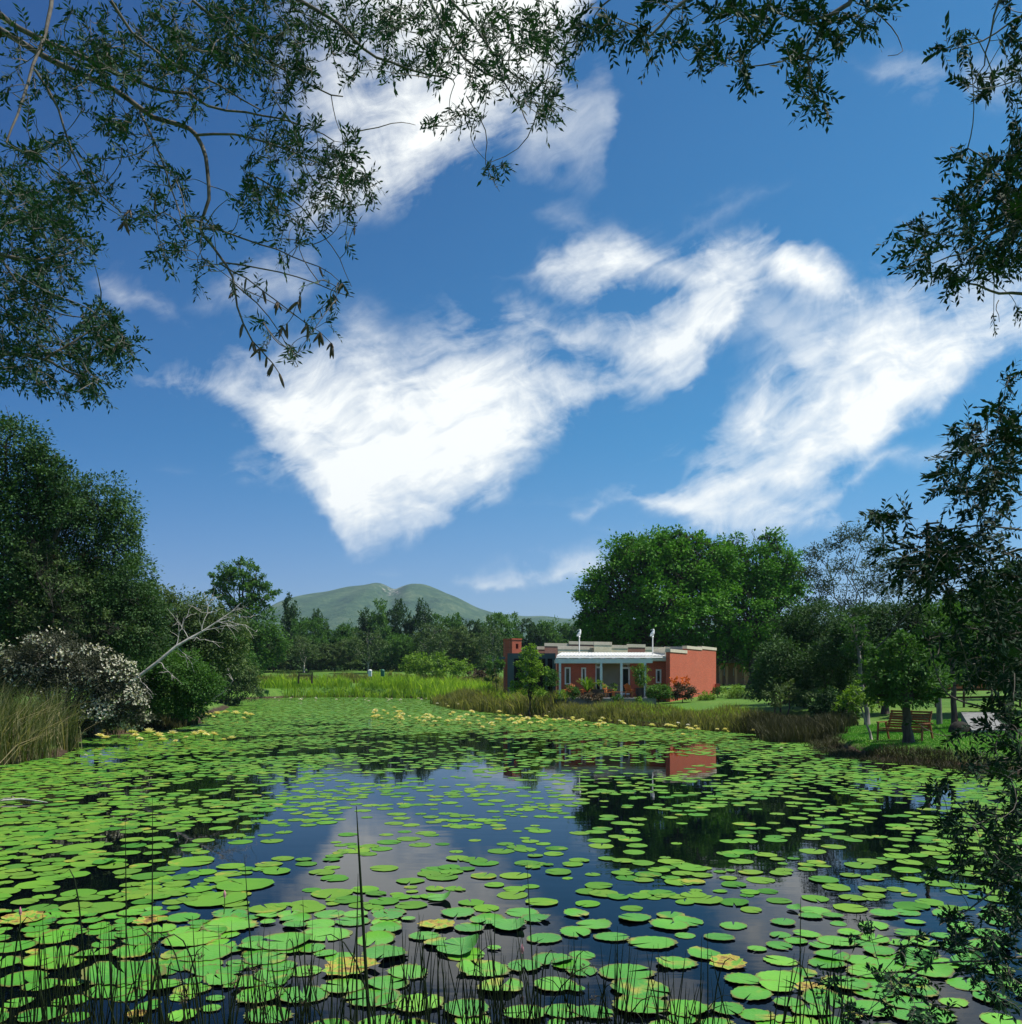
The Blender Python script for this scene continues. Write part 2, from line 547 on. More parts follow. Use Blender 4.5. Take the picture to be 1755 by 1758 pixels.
def pond_dist(X, Y):
    """Signed distance to the shoreline: negative on the water."""
    X, Y = np.asarray(X, float), np.asarray(Y, float)
    d2 = np.full(X.shape, 1e18)
    inside = np.zeros(X.shape, bool)
    n = len(POND)
    for i in range(n):
        x0, y0 = POND[i]
        x1, y1 = POND[(i + 1) % n]
        ex, ey = x1 - x0, y1 - y0
        t = np.clip(((X - x0) * ex + (Y - y0) * ey) / (ex * ex + ey * ey), 0, 1)
        d2 = np.minimum(d2, (X - x0 - t * ex) ** 2 + (Y - y0 - t * ey) ** 2)
        c = ((y0 > Y) != (y1 > Y)) & (X < (x1 - x0) * (Y - y0) / (y1 - y0 + 1e-12) + x0)
        inside ^= c
    d = np.sqrt(d2)
    return np.where(inside, -d, d)


def wob(X, Y):
    return (np.sin(X * 0.9 + 1.3 * np.sin(Y * 0.7)) + np.sin(Y * 1.13 + X * 0.31 + 2)) * 0.28 + np.sin(X * 2.7 + Y * 1.9) * 0.1


def ground_z(X, Y):
    X, Y = np.asarray(X, float), np.asarray(Y, float)
    d = pond_dist(X, Y) + wob(X, Y) * 0.8
    out = np.maximum(d, 0)
    h = 0.30 * np.clip(out / 0.45, 0, 1) ** 0.6 + 0.95 * (1 - np.exp(-out / 11)) + 0.016 * np.minimum(out, 200)
    h += 0.040 * np.clip(Y - 104, 0, 60) + 0.012 * np.sin(X * 1.7) * np.cos(Y * 1.3) * np.clip(out, 0, 1)
    return np.where(d < 0, np.maximum(-0.9, d * 0.5), h)


def gz(x, y):
    return float(ground_z(np.array([x]), np.array([y]))[0])


def axis(lo, hi, step, far, n):
    a = np.arange(lo, hi + 1e-6, step)
    g = np.geomspace(step * 2, far, n)
    return np.concatenate([lo - g[::-1], a, hi + g])


xs = axis(-44, 44, 0.55, 5200, 26)
ys = np.concatenate([-np.geomspace(1.5, 400, 10)[::-1], np.arange(0, 60, 0.5), np.arange(60, 142, 1.0), 142 + np.geomspace(2, 5200, 28)])
gx, gy = np.meshgrid(xs, ys)
gzv = ground_z(gx, gy)
gzv = gzv - np.clip((gy - 220) * 0.004, 0, 12)
nx, ny = len(xs), len(ys)
ii = np.arange(ny - 1)[:, None] * nx + np.arange(nx - 1)[None, :]
F = np.stack([ii, ii + 1, ii + nx + 1, ii + nx], -1).reshape(-1, 4)

m_, n, o = material('grass_ground')
g = n.new('ShaderNodeNewGeometry')
px_, py_, pz_ = n.sep(g.outputs['Position'])
n1 = n.noise(g.outputs['Position'], 0.16, 4, 0.6)
n2 = n.noise(g.outputs['Position'], 3.5, 5, 0.7)
grass = n.ramp(n.m('MULTIPLY_ADD', n2, 0.5, n.m('MULTIPLY', n1, 0.5)), [(0.3, (0.045, 0.12, 0.016)), (0.5, (0.08, 0.17, 0.024)), (0.68, (0.16, 0.22, 0.045))])
soil = n.ramp(n2, [(0.3, (0.022, 0.016, 0.01)), (0.7, (0.085, 0.058, 0.036))])
f = n.mapr(n.m('MULTIPLY_ADD', n2, 0.2, pz_), 0.28, 0.44)
principled(n, o, n.mix(f, soil, grass), 0.9, 0.15, bump(n, n2, 0.6, 0.08))
MAT['ground'] = m_
G = Geo().add(np.stack([gx, gy, gzv], -1).reshape(-1, 3), F)
tag(G.build('ground', MAT['ground'], smooth=True), 'grassy ground rising gently from the muddy pond edge to the far lawn', 'ground', kind='structure')

# water sheet
m_, n, o = material('pond_water')
g = n.new('ShaderNodeNewGeometry')
mp = n.new('ShaderNodeMapping')
mp.inputs['Scale'].default_value = (0.55, 1.5, 1)
n.l.new(g.outputs['Position'], mp.inputs[0])
r1 = n.noise(mp.outputs[0], 1.3, 3, 0.55)
r2 = n.noise(g.outputs['Position'], 0.11, 2, 0.5)
hgt = n.m('MULTIPLY', r1, n.mapr(r2, 0.42, 0.62, 0.25, 1.0))
b = principled(n, o, (0.0009, 0.0018, 0.0032), 0.015, 0.5, bump(n, hgt, 0.075, 0.05))
b.inputs['IOR'].default_value = 1.25
MAT['water'] = m_
wx = np.linspace(-46, 24, 60)
wy = np.linspace(4.6, 138, 90)
ax_, ay_ = np.meshgrid(wx, wy)
ii = np.arange(89)[:, None] * 60 + np.arange(59)[None, :]
F = np.stack([ii, ii + 1, ii + 61, ii + 60], -1).reshape(-1, 4)
G = Geo().add(np.stack([ax_, ay_, ax_ * 0], -1).reshape(-1, 3), F)
tag(G.build('water', MAT['water'], smooth=True), 'dark still pond water mirroring sky, trees and the brick house', 'water', kind='structure')

# mountain: one ridge with two rounded summits and a gully between them
prof = np.array([(-2400, 1176), (-1200, 1150), (-500, 1120), (0, 1088), (300, 1068), (440, 1064), (480, 1052), (510, 1030), (540, 1015), (580, 1009), (630, 1006), (655, 1002.5), (668, 1005),
                 (681, 1012), (694, 1006.5), (712, 1003), (735, 1006), (760, 1015), (790, 1028), (820, 1041), (850, 1050), (900, 1056), (960, 1059), (1020, 1061),
                 (1200, 1066), (1500, 1052), (1800, 1062), (2600, 1120), (4200, 1174)], float)
MD = 3000.0
mu = np.unique(np.concatenate([np.linspace(-2400, 300, 60), np.linspace(300, 1100, 260), np.linspace(1100, 4200, 70)]))
mz = CAMZ - (np.interp(mu, prof[:, 0], prof[:, 1]) - HY) / FPX * MD
k = np.ones(5) / 5
mz = np.convolve(np.pad(mz, 2, 'edge'), k, 'valid')
mX = (mu - CX) / FPX * MD
mt = np.linspace(-1, 1, 90)                    # front foot .. ridge .. back foot
Xg, Tg = np.meshgrid(mX, mt)
Hr = np.broadcast_to(mz, Xg.shape)
Yg = MD + Tg * 900 + 40 * np.sin(Xg / 170) * (1 - np.abs(Tg))
fall = np.cos(np.clip(np.abs(Tg), 0, 1) * math.pi / 2) ** 1.15
gul = np.exp(-((Xg - (681 - CX) / FPX * MD - (-Tg) * 90) / 30.0) ** 2) * np.clip(-Tg, 0, 1) * (1 - np.clip(-Tg, 0, 1)) * 75
rid = (np.sin(Xg / 46 + Tg * 3) * 13 + np.sin(Xg / 21 + 1.7 - Tg * 7) * 7 + np.sin(Xg / 97 + Tg * 9) * 16) * np.clip(-Tg, 0, 1) ** 0.7 * fall
Zg = Hr * fall + (rid - gul) * (Hr > 25) - 6
ii = np.arange(len(mt) - 1)[:, None] * len(mX) + np.arange(len(mX) - 1)[None, :]
F = np.stack([ii, ii + 1, ii + len(mX) + 1, ii + len(mX)], -1).reshape(-1, 4)
m_, n, o = material('mountain_scrub')
g = n.new('ShaderNodeNewGeometry')
pos = g.outputs['Position']
a = n.noise(pos, 0.011, 7, 0.72)
c2 = n.noise(pos, 0.05, 5, 0.7)
scrub = n.ramp(n.m('MULTIPLY_ADD', a, 0.6, n.m('MULTIPLY', c2, 0.4)), [(0.38, (0.014, 0.04, 0.02)), (0.5, (0.04, 0.085, 0.036)), (0.62, (0.10, 0.14, 0.065))])
sx, sy, sz = n.sep(pos)
near = n.m('MULTIPLY', n.mapr(n.m('ABSOLUTE', n.m('SUBTRACT', sx, -380.0)), 20, 80, 1, 0), n.mapr(sz, 210, 290))
rockf = n.mapr(n.m('ADD', n.noise(pos, 0.035, 5, 0.7), n.m('MULTIPLY_ADD', near, 0.2, -0.2)), 0.51, 0.60)
principled(n, o, n.mix(rockf, scrub, (0.34, 0.31, 0.27)), 0.95, 0.1, bump(n, c2, 0.8, 6.0))
G = Geo().add(np.stack([Xg, Yg, Zg], -1).reshape(-1, 3), F)
tag(G.build('mountain', m_, smooth=True), 'two-humped green mountain with a rocky notch beyond the treeline', 'mountain', kind='structure')

# ------------------------------------------------------------------ lily pads
def pad_mat(name, source):
    m_, n, o = material(name)
    g = n.new('ShaderNodeNewGeometry')
    if source == 'island':
        rv = g.outputs['Random Per Island']
    else:
        rv = n.new('ShaderNodeObjectInfo').outputs['Random']
    pos = g.outputs['Position']
    n1 = n.noise(pos, 2.6, 4, 0.6)
    n2 = n.noise(pos, 21.0, 3, 0.6)
    col = n.ramp(n.m('MULTIPLY_ADD', n1, 0.5, n.m('MULTIPLY', rv, 0.5)),
                 [(0.15, (0.036, 0.175, 0.018)), (0.42, (0.078, 0.29, 0.022)), (0.68, (0.135, 0.38, 0.026)), (0.95, (0.22, 0.43, 0.034))])
    # no two pads quite alike in depth of green
    tone = n.m('FRACT', n.m('MULTIPLY', rv, 7.77))
    col = n.mix(n.m('MULTIPLY', tone, 0.5), col, (0.05, 0.22, 0.03))
    if source == 'island':
        col = n.mix(1.0, n.mix(n.m('MULTIPLY', n.m('FRACT', n.m('MULTIPLY', rv, 3.1)), 0.45), col, (0.21, 0.30, 0.035)), (0.86, 0.78, 0.9), 'MULTIPLY')
    if source != 'island':
        t = n.new('ShaderNodeTexCoord')
        ox, oy, oz = n.sep(t.outputs['Object'])
        rr_ = n.m('SQRT', n.m('ADD', n.m('MULTIPLY', ox, ox), n.m('MULTIPLY', oy, oy)))
        ang = n.m('ARCTAN2', oy, ox)
        ve = n.m('POWER', n.m('ABSOLUTE', n.m('COSINE', n.m('MULTIPLY', ang, 8.0))), 30.0)
        col = n.mix(n.m('MULTIPLY', n.m('MULTIPLY', ve, 0.38), n.mapr(rr_, 0.95, 0.2)), col, (0.23, 0.42, 0.07))
        col = n.mix(n.m('MULTIPLY', n.mapr(n.m('ADD', rr_, n.m('MULTIPLY', n2, 0.16)), 0.96, 1.06), 0.75), col, (0.16, 0.10, 0.03))
    col = n.mix(n.mapr(n2, 0.5, 0.75, 0, 0.2), col, (0.14, 0.28, 0.045))
    # the odd leaf turns yellow and brown in blotches
    r2 = n.m('FRACT', n.m('MULTIPLY', rv, 17.31))
    old = n.mapr(n.m('ADD', n.m('MULTIPLY', n1, 1.0), n.m('MULTIPLY', r2, 0.34)), 0.86, 0.98)
    col = n.mix(n.m('MULTIPLY', old, 0.75), col, (0.36, 0.30, 0.05))
    brown = n.mapr(n.m('ADD', n.noise(pos, 9.0, 4, 0.65), n.m('MULTIPLY', r2, 0.24)), 0.86, 0.92)
    col = n.mix(brown, col, (0.15, 0.085, 0.035))
    b = n.new('ShaderNodeBsdfPrincipled')
    n.put(b.inputs['Base Color'], col)
    b.inputs['Roughness'].default_value = 0.36 if source != 'island' else 0.6
    b.inputs['Specular IOR Level'].default_value = 0.3 if source != 'island' else 0.12
    n.put(b.inputs['Normal'], bump(n, n.m('ADD', n.noise(pos, 14.0, 3, 0.6), n2), 0.35, 0.012))
    n.l.new(b.outputs[0], o.inputs['Surface'])
    return m_


MAT['pad'] = pad_mat('lily_pad_leaf', 'object')
MAT['pad_far'] = pad_mat('lily_pad_leaf_far', 'island')
m_, n, o = material('old_pad_leaf')
g = n.new('ShaderNodeNewGeometry')
nn_ = n.noise(g.outputs['Position'], 7.0, 6, 0.7)
principled(n, o, n.ramp(nn_, [(0.36, (0.07, 0.04, 0.018)), (0.44, (0.24, 0.15, 0.035)), (0.5, (0.38, 0.32, 0.05)), (0.58, (0.12, 0.30, 0.03))]), 0.5, 0.25, bump(n, nn_, 0.5, 0.02))
MAT['pad_old'] = m_
prng = np.random.default_rng(11)


def pad_verts(k, rough, notch, cup=0.0):
    """Unit lily pad: centre, two inner rings' worth of rim points with a notch and a toothed edge."""
    a = np.linspace(notch, 2 * math.pi - notch, k)
    r = 1 + rough * (prng.random(k) - 0.5) + 0.5 * rough * np.where(np.arange(k) % 2, 1, -1) * 0.6
    r += 0.04 * np.sin(2 * a + prng.random() * 6) + 0.03 * np.sin(3 * a + prng.random() * 6)
    rim = np.stack([r * np.cos(a), r * np.sin(a), cup * (0.6 + 0.8 * prng.random(k))], -1)
    mid = np.stack([0.62 * np.cos(a), 0.62 * np.sin(a), cup * 0.12 * np.ones(k)], -1)
    mid[0] *= 0.95
    V = np.concatenate([[(0.02, 0, 0)], mid, rim])
    T = [(0, 1 + i, 2 + i) for i in range(k - 1)]
    Q = [(1 + i, 1 + k + i, 2 + k + i, 2 + i) for i in range(k - 1)]
    return V, np.array(T), np.array(Q)


def cover(px, py):
    """How much of the water the photograph shows covered, by place."""
    rows = [  # row, then (column, cover) pairs
        (1230, [(0, 1.0), (1755, 1.0)]),
        (1250, [(0, 1.0), (380, .95), (520, .65), (620, .5), (800, .7), (960, .85), (1755, .9)]),
        (1268, [(0, .9), (330, .8), (420, .5), (520, .3), (600, .10), (740, .08), (930, .10), (1020, .42), (1755, .6)]),
        (1300, [(0, .82), (250, .68), (380, .5), (500, .36), (620, .24), (900, .2), (960, .14), (1230, .15), (1320, .42), (1755, .55)]),
        (1350, [(0, .74), (250, .58), (380, .38), (520, .25), (700, .20), (950, .20), (1150, .12), (1300, .34), (1755, .55)]),
        (1420, [(0, .64), (250, .42), (380, .28), (520, .24), (700, .22), (950, .18), (1100, .17), (1300, .24), (1755, .34)]),
        (1490, [(0, .60), (200, .50), (380, .36), (560, .32), (750, .24), (950, .17), (1100, .24), (1300, .16), (1755, .28)]),
        (1560, [(0, .34), (150, .52), (380, .50), (600, .40), (800, .34), (950, .22), (1100, .22), (1300, .14), (1755, .3)]),
        (1640, [(0, .34), (150, .55), (380, .58), (640, .52), (800, .5), (960, .36), (1100, .4), (1300, .36), (1755, .5)]),
        (1700, [(0, .14), (200, .2), (380, .5), (640, .5), (800, .55), (960, .55), (1100, .62), (1300, .5), (1755, .5)])]
    def at(r):
        return float(np.interp(px, [q[0] for q in r], [q[1] for q in r]))
    if py <= rows[0][0]:
        return at(rows[0][1])
    for (y0, a), (y1, b_) in zip(rows[:-1], rows[1:]):
        if py <= y1:
            t = (py - y0) / (y1 - y0)
            return at(a) * (1 - t) + at(b_) * t
    return at(rows[-1][1])


AREA = {}


def room(px, Y, c, r):
    """True while the water round here is less covered than in the photograph."""
    k_ = (int(px // 130), int(math.log(Y) / 0.11))
    full = (130 / FPX * Y) * (0.11 * Y)
    a = AREA.get(k_, 0.0)
    if a > c * full:
        return False
    AREA[k_] = a + math.pi * r * r * .97
    return True


PADS = []
cell = {}


def try_pad(x, y, r, k):
    ix, iy = int(x / 0.5), int(y / 0.5)
    for a_ in (-1, 0, 1):
        for b_ in (-1, 0, 1):
            for (qx, qy, qr) in cell.get((ix + a_, iy + b_), ()):
                if (qx - x) ** 2 + (qy - y) ** 2 < (k * (qr + r)) ** 2:
                    return False
    cell.setdefault((ix, iy), []).append((x, y, r))
    PADS.append((x, y, r))
    return True


# pads of the near water, read off the photograph (centre, width in pixels)
NEARPADS = [(95, 1612, 80), (40, 1580, 90), (160, 1640, 70), (215, 1675, 150), (110, 1655, 90), (280, 1660, 120), (350, 1640, 110), (170, 1560, 95), (255, 1535, 75), (330, 1615, 110),
            (370, 1545, 120), (420, 1520, 110), (255, 1505, 70), (150, 1485, 60), (60, 1520, 70), (140, 1455, 85), (330, 1480, 90), (395, 1590, 105), (460, 1560, 75), (490, 1620, 110),
            (530, 1560, 70), (560, 1605, 100), (600, 1665, 110), (570, 1535, 80), (660, 1548, 60), (645, 1615, 80), (660, 1640, 95), (590, 1695, 95), (640, 1715, 110), (700, 1670, 90), (750, 1590, 70),
            (805, 1595, 65), (835, 1560, 55), (880, 1538, 60), (930, 1550, 65), (740, 1540, 45), (760, 1620, 75), (830, 1665, 110), (800, 1640, 80), (860, 1695, 100), (900, 1660, 75), (935, 1612, 75),
            (1000, 1640, 55), (1020, 1590, 70), (1050, 1610, 70), (1010, 1532, 50), (990, 1570, 55), (1085, 1560, 45), (1150, 1590, 75), (1120, 1620, 95), (1075, 1670, 110), (1160, 1655, 80),
            (1100, 1700, 120), (1210, 1640, 70), (1250, 1655, 75), (1290, 1708, 85), (1340, 1650, 70), (1385, 1605, 55), (1235, 1610, 60), (1300, 1630, 40), (1340, 1680, 95), (1210, 1545, 75), (1260, 1550, 60),
            (1290, 1563, 45), (1345, 1585, 50), (1420, 1655, 75), (1480, 1650, 70), (1530, 1660, 90), (1450, 1690, 95), (1400, 1565, 60), (1460, 1560, 65), (1400, 1543, 55), (1500, 1590, 60), (1590, 1620, 60),
            (1570, 1700, 90), (1650, 1590, 50), (1660, 1690, 80), (1700, 1715, 70), (1620, 1655, 75), (1740, 1690, 60), (1100, 1730, 110), (1180, 1735, 100), (520, 1710, 100), (460, 1745, 100), (720, 1725, 100),
            (800, 1735, 95), (900, 1742, 90), (1020, 1740, 80), (1300, 1745, 70), (1500, 1735, 90), (1600, 1745, 90), (420, 1690, 85), (480, 1660, 70), (40, 1680, 100), (70, 1745, 90), (330, 1700, 70)]
for qx, qy, w in NEARPADS:
    X, Y = shore(qx, qy)
    if try_pad(X, Y, w * .43 / FPX * Y, 0.5):
        room(qx, Y, 9.0, w * .43 / FPX * Y)
prs = random.Random(5)
# clusters, then singles, density by place
for it in range(220000):
    Y = 6.7 + (prs.random() ** 1.7) * 124
    half = 0.62 * Y
    X = prs.uniform(-half, half)
    py = HY + FPX * CAMZ / Y
    px = CX + X / Y * FPX
    if px < -120 or px > 1875:
        continue
    if py > 1500 and prs.random() < .6:
        continue
    c = cover(px, py)
    # patches of open water
    s = math.sin(X * 0.75 + math.sin(Y * 0.5) * 1.7) + math.sin(Y * 0.62 - X * 0.21 + 1.1) + 0.8 * math.sin(X * 1.9 - Y * 1.3)
    ce = c * (1 + 0.32 * s) if c < 0.8 else c * 1.6
    r = (0.125 + 0.095 * prs.random()) * (1.0 if prs.random() > 0.2 else 0.6)
    if Y > 45:
        r *= 1.0 + min(0.5, (Y - 45) / 60)
    near_k = prs.choice((0.55, 0.72, 0.8, 0.95))
    ix, iy = int(X / 0.5), int(Y / 0.5)
    if AREA.get((int(px // 130), int(math.log(Y) / 0.11)), 0) > ce * (130 / FPX * Y) * (0.11 * Y):
        continue
    # pads keep company: a lone spot is taken less often than one beside another pad
    alone = not any(cell.get((ix + a_, iy + b_)) for a_ in (-1, 0, 1) for b_ in (-1, 0, 1))
    if alone and prs.random() < .72 and c < .8:
        continue
    if try_pad(X, Y, r, near_k):
        room(px, Y, 9.0, r)
PA = np.array(PADS)
dd = pond_dist(PA[:, 0], PA[:, 1])
PA = PA[dd < -0.25]
PA = PA[np.argsort(PA[:, 1])]

variants = []
for q in range(8):
    V, T, Q = pad_verts(33 if q < 6 else 37, 0.09 if q < 6 else 0.13, 0.06 + 0.05 * (q % 3), 0.012 if q < 5 else 0.04)
    if q >= 4:                       # a lifted or dished edge
        t_ = q * 1.9
        V[:, 2] += (.30 if q % 2 else .16) * np.clip(V[:, 0] * math.cos(t_) + V[:, 1] * math.sin(t_) - .45, 0, 1) ** 1.2
    gq = Geo().add(V, T)
    gq.f.append(Q)
    gq.mi.append(np.zeros(len(Q), np.int32))
    variants.append(gq.mesh('lily_pad', MAT['pad'], smooth=True))
V, T, Q = pad_verts(25, 0.2, 0.1, 0.10)
gq = Geo().add(V, T)
gq.f.append(Q)
gq.mi.append(np.zeros(len(Q), np.int32))
old_pad = gq.mesh('lily_pad', MAT['pad_old'], smooth=True)
NPAD = 300
zr = random.Random(3)
for i in range(min(NPAD, len(PA))):
    x, y, r = PA[i]
    old = zr.random() < 0.045
    o = bpy.data.objects.new('lily_pad', old_pad if old else variants[zr.randrange(8)])
    COL.objects.link(o)
    o.location = (x, y, 0.004 + 0.018 * zr.random())
    o.rotation_euler = (zr.gauss(0, 0.02), zr.gauss(0, 0.02), zr.random() * 6.283)
    o.scale = (r, r * (0.9 + 0.12 * zr.random()), r)
    px = CX + x / y * FPX
    if old:
        lab = 'withered yellow-brown lily pad floating among green pads in the near water'
    elif px < 520:
        lab = 'round bright green lily pad floating in the dense left-hand drift behind the rushes'
    elif px < 1080:
        lab = 'round bright green lily pad floating on deep blue water in the middle near pond'
    else:
        lab = 'round bright green lily pad floating in dark tree reflections on the right near pond'
    tag(o, lab, 'lily pad', 'near lily pads on the pond')
# the rest of the pads, thousands, one carpet
G = Geo()
for r0, k in ((PA[NPAD:900], 15), (PA[900:], 9)):
    for x, y, r in r0:
        fl = 0.5 if y < 14 else 0.12
        V, T, Q = pad_verts(k, 0.06, 0.1, 0.05 * fl)
        t = zr.random() * 6.283
        c_, s_ = math.cos(t) * r, math.sin(t) * r
        V2 = np.stack([V[:, 0] * c_ - V[:, 1] * s_ + x, V[:, 0] * s_ + V[:, 1] * c_ + y, V[:, 2] * r + 0.003 + 0.02 * fl * zr.random() + (V[:, 0] * zr.gauss(0, 0.02) + V[:, 1] * zr.gauss(0, 0.02)) * r * fl], -1)
        b0 = G.n
        G.add(V2, T)
        G.f.append(Q + b0)
        G.mi.append(np.zeros(len(Q), np.int32))
tag(G.build('lily_pads', MAT['pad_far'], smooth=True), 'carpet of thousands of small lily pads covering the middle and far pond', 'lily pads', kind='stuff')

# thin air between the pond and the mountain
m_, n, o = material('haze_air')
v = n.new('ShaderNodeVolumePrincipled')
v.inputs['Color'].default_value = (0.60, 0.80, 1.0, 1)
v.inputs['Density'].default_value = 0.0001
v.inputs['Anisotropy'].default_value = 0.2
n.l.new(v.outputs[0], o.inputs['Volume'])
G = Geo().box((-6500, -700, -80), (6500, 6500, 420))
tag(G.build('haze', m_), 'thin blue haze over the far trees and the mountain', 'haze', kind='stuff')
# ------------------------------------------------------------------ trees and shrubs
def unit(v):
    return v / (np.linalg.norm(v, axis=-1, keepdims=True) + 1e-9)


def crown(G, rg, blobs, leaf, k=5.0, aspect=0.5, clump=0.16, shell=0.55, per=26, droop=0.15, flat=0.7, mi=0, open_=0.0, cut=-0.75):
    """Leaf-sized faces in clumps through ellipsoids (cx, cy, cz, rx, ry, rz): k = layers of cover."""
    for (cx, cy_, cz, rx, ry, rz) in blobs:
        area = math.pi * rx * rz
        nl = int(k * area / (leaf * leaf * aspect * 0.6))
        nc = max(3, nl // per)
        d = unit(rg.normal(size=(nc * 2, 3)))
        d = d[d[:, 2] > cut][:nc]
        nc = len(d)
        r = shell + (1 - shell) * rg.random(nc) ** 0.6
        r *= 1 + 0.10 * np.sin(d[:, 0] * 5 + cx) + 0.08 * np.sin(d[:, 2] * 7 + cz * 3) + 0.12 * (rg.random(nc) - 0.5)
        c = np.array((cx, cy_, cz)) + d * r[:, None] * np.array((rx, ry, rz))
        size = clump * min(rx, rz) * (0.55 + 0.9 * rg.random(nc))
        cnt = np.maximum(4, (per * (0.6 + 0.8 * rg.random(nc)) * (size / size.mean()) ** 1.5).astype(int))
        idx = np.repeat(np.arange(nc), cnt)
        off = rg.normal(size=(len(idx), 3)) * np.array((1, 1, flat)) * 0.62
        p = c[idx] + off * size[idx][:, None]
        ld = unit(off * 0.9 + d[idx] * 0.5 + rg.normal(size=off.shape) * 0.6 + np.array((0, 0, -droop)))
        nn = unit(np.array((0, 0, 0.9)) + d[idx] * 0.5 + rg.normal(size=off.shape) * 0.55)
        L = leaf * (0.65 + 0.7 * rg.random(len(idx)))
        G.leaves(p, ld, nn, L, L * aspect, mi)


def limb(G, rg, a, b, r0, r1, sag=0.1, n=7, k=5, wig=0.06):
    a, b = np.asarray(a, float), np.asarray(b, float)
    t = np.linspace(0, 1, n)[:, None]
    L = np.linalg.norm(b - a)
    p = a + (b - a) * t
    p[:, 2] += sag * L * (np.sin(t[:, 0] * math.pi))
    w = rg.normal(size=(n, 3)) * wig * L * np.sin(t * math.pi)
    p += w
    G.tube(p, r0 + (r1 - r0) * t[:, 0], k, cap=False)
    return p


def branches(G, rg, base, blobs, r, per=5, fork=0.45, straight=False, twig=True):
    """Trunk from the base, a main limb into every blob, smaller ones towards its rim."""
    base = np.asarray(base, float)
    top = np.mean([b[:3] for b in blobs], axis=0)
    f = base + (top - base) * np.array((fork, fork, fork))
    n = 6
    t = np.linspace(0, 1, n)[:, None]
    p = base + (f - base) * t + rg.normal(size=(n, 3)) * 0.02 * np.linalg.norm(f - base) * np.sin(t * 3.14)
    p[0, 2] -= 0.15
    rr = r * (1 - 0.35 * t[:, 0])
    rr[0] *= 1.35
    G.tube(p, rr, 8)
    for b in blobs:
        c = np.array(b[:3])
        q = limb(G, rg, f, c, r * 0.55, r * 0.2, 0.06, 7, 5, 0.04)
        for _ in range(per):
            d = unit(rg.normal(size=3) + np.array((0, 0, 0.25)))
            e = c + d * np.array(b[3:6]) * 0.85
            s = q[rg.integers(3, 7)]
            w = limb(G, rg, s, e, r * 0.2, r * 0.05, 0.05, 6, 4, 0.05)
            if twig:
                for _ in range(3):
                    s2 = w[rg.integers(2, 6)]
                    limb(G, rg, s2, s2 + unit(rg.normal(size=3) + d) * min(b[3:6]) * 0.4, r * 0.07, r * 0.025, 0.03, 4, 3, 0.05)


LEAFK = 0.62


def lobed(rg, blobs, n, size=.34):
    """Boughs: smaller ellipsoids over the surface of each big one, with hollows between them."""
    out_ = []
    for (cx, cy_, cz, rx, ry, rz) in blobs:
        d = unit(rg.normal(size=(n * 3, 3)))
        d = d[d[:, 2] > -.55]
        kept = []
        for q in d:
            if all(np.dot(q, w) < .72 for w in kept):
                kept.append(q)
        for q in kept[:n]:
            s = size * (.7 + .6 * rg.random())
            r_ = .74 + .14 * rg.random()
            out_.append((cx + q[0] * rx * r_, cy_ + q[1] * ry * r_, cz + q[2] * rz * r_, rx * s, ry * s, rz * s * .85))
    return out_



def tree_px(name, label, cat, blobs, D, foot, leaf_px, mat, trunk_r=0.15, bark='bark', seed=1, k=5.0, depth=0.9, group=None, fork=0.45, per=5, lower=True, lobes=0, shrink=1.0, **kw):
    """A tree or shrub standing at depth D; blobs (px, py, rx, ry[, further]) say where the photograph shows its foliage."""
    rg = np.random.default_rng(seed)
    bl = []
    for b in blobs:
        dD = b[4] if len(b) > 4 else 0.0
        c = P(b[0], b[1], D + dD)
        s = (D + dD) / FPX
        bl.append((c[0], c[1], c[2], b[2] * s * shrink, b[2] * s * depth * shrink, b[3] * s * shrink))
    bx = (foot - CX) / FPX * D
    base = np.array((bx, D, gz(bx, D)))
    root = thing(name, base, label, cat, group)
    G = Geo()
    branches(G, rg, base, bl, trunk_r, per=per, fork=fork)
    G.build('trunk', MAT[bark], root, smooth=True)
    G = Geo()
    leaf = leaf_px * LEAFK / FPX * D
    if lobes:
        crown(G, rg, [(a, b_, c, p_ * .8, q_ * .8, r_ * .8) for a, b_, c, p_, q_, r_ in bl], leaf, k=k * .35, **kw)
        bl = lobed(rg, bl, lobes)
    crown(G, rg, bl, leaf, k=k, **kw)
    G.build('crown', MAT[mat], root)
    return root


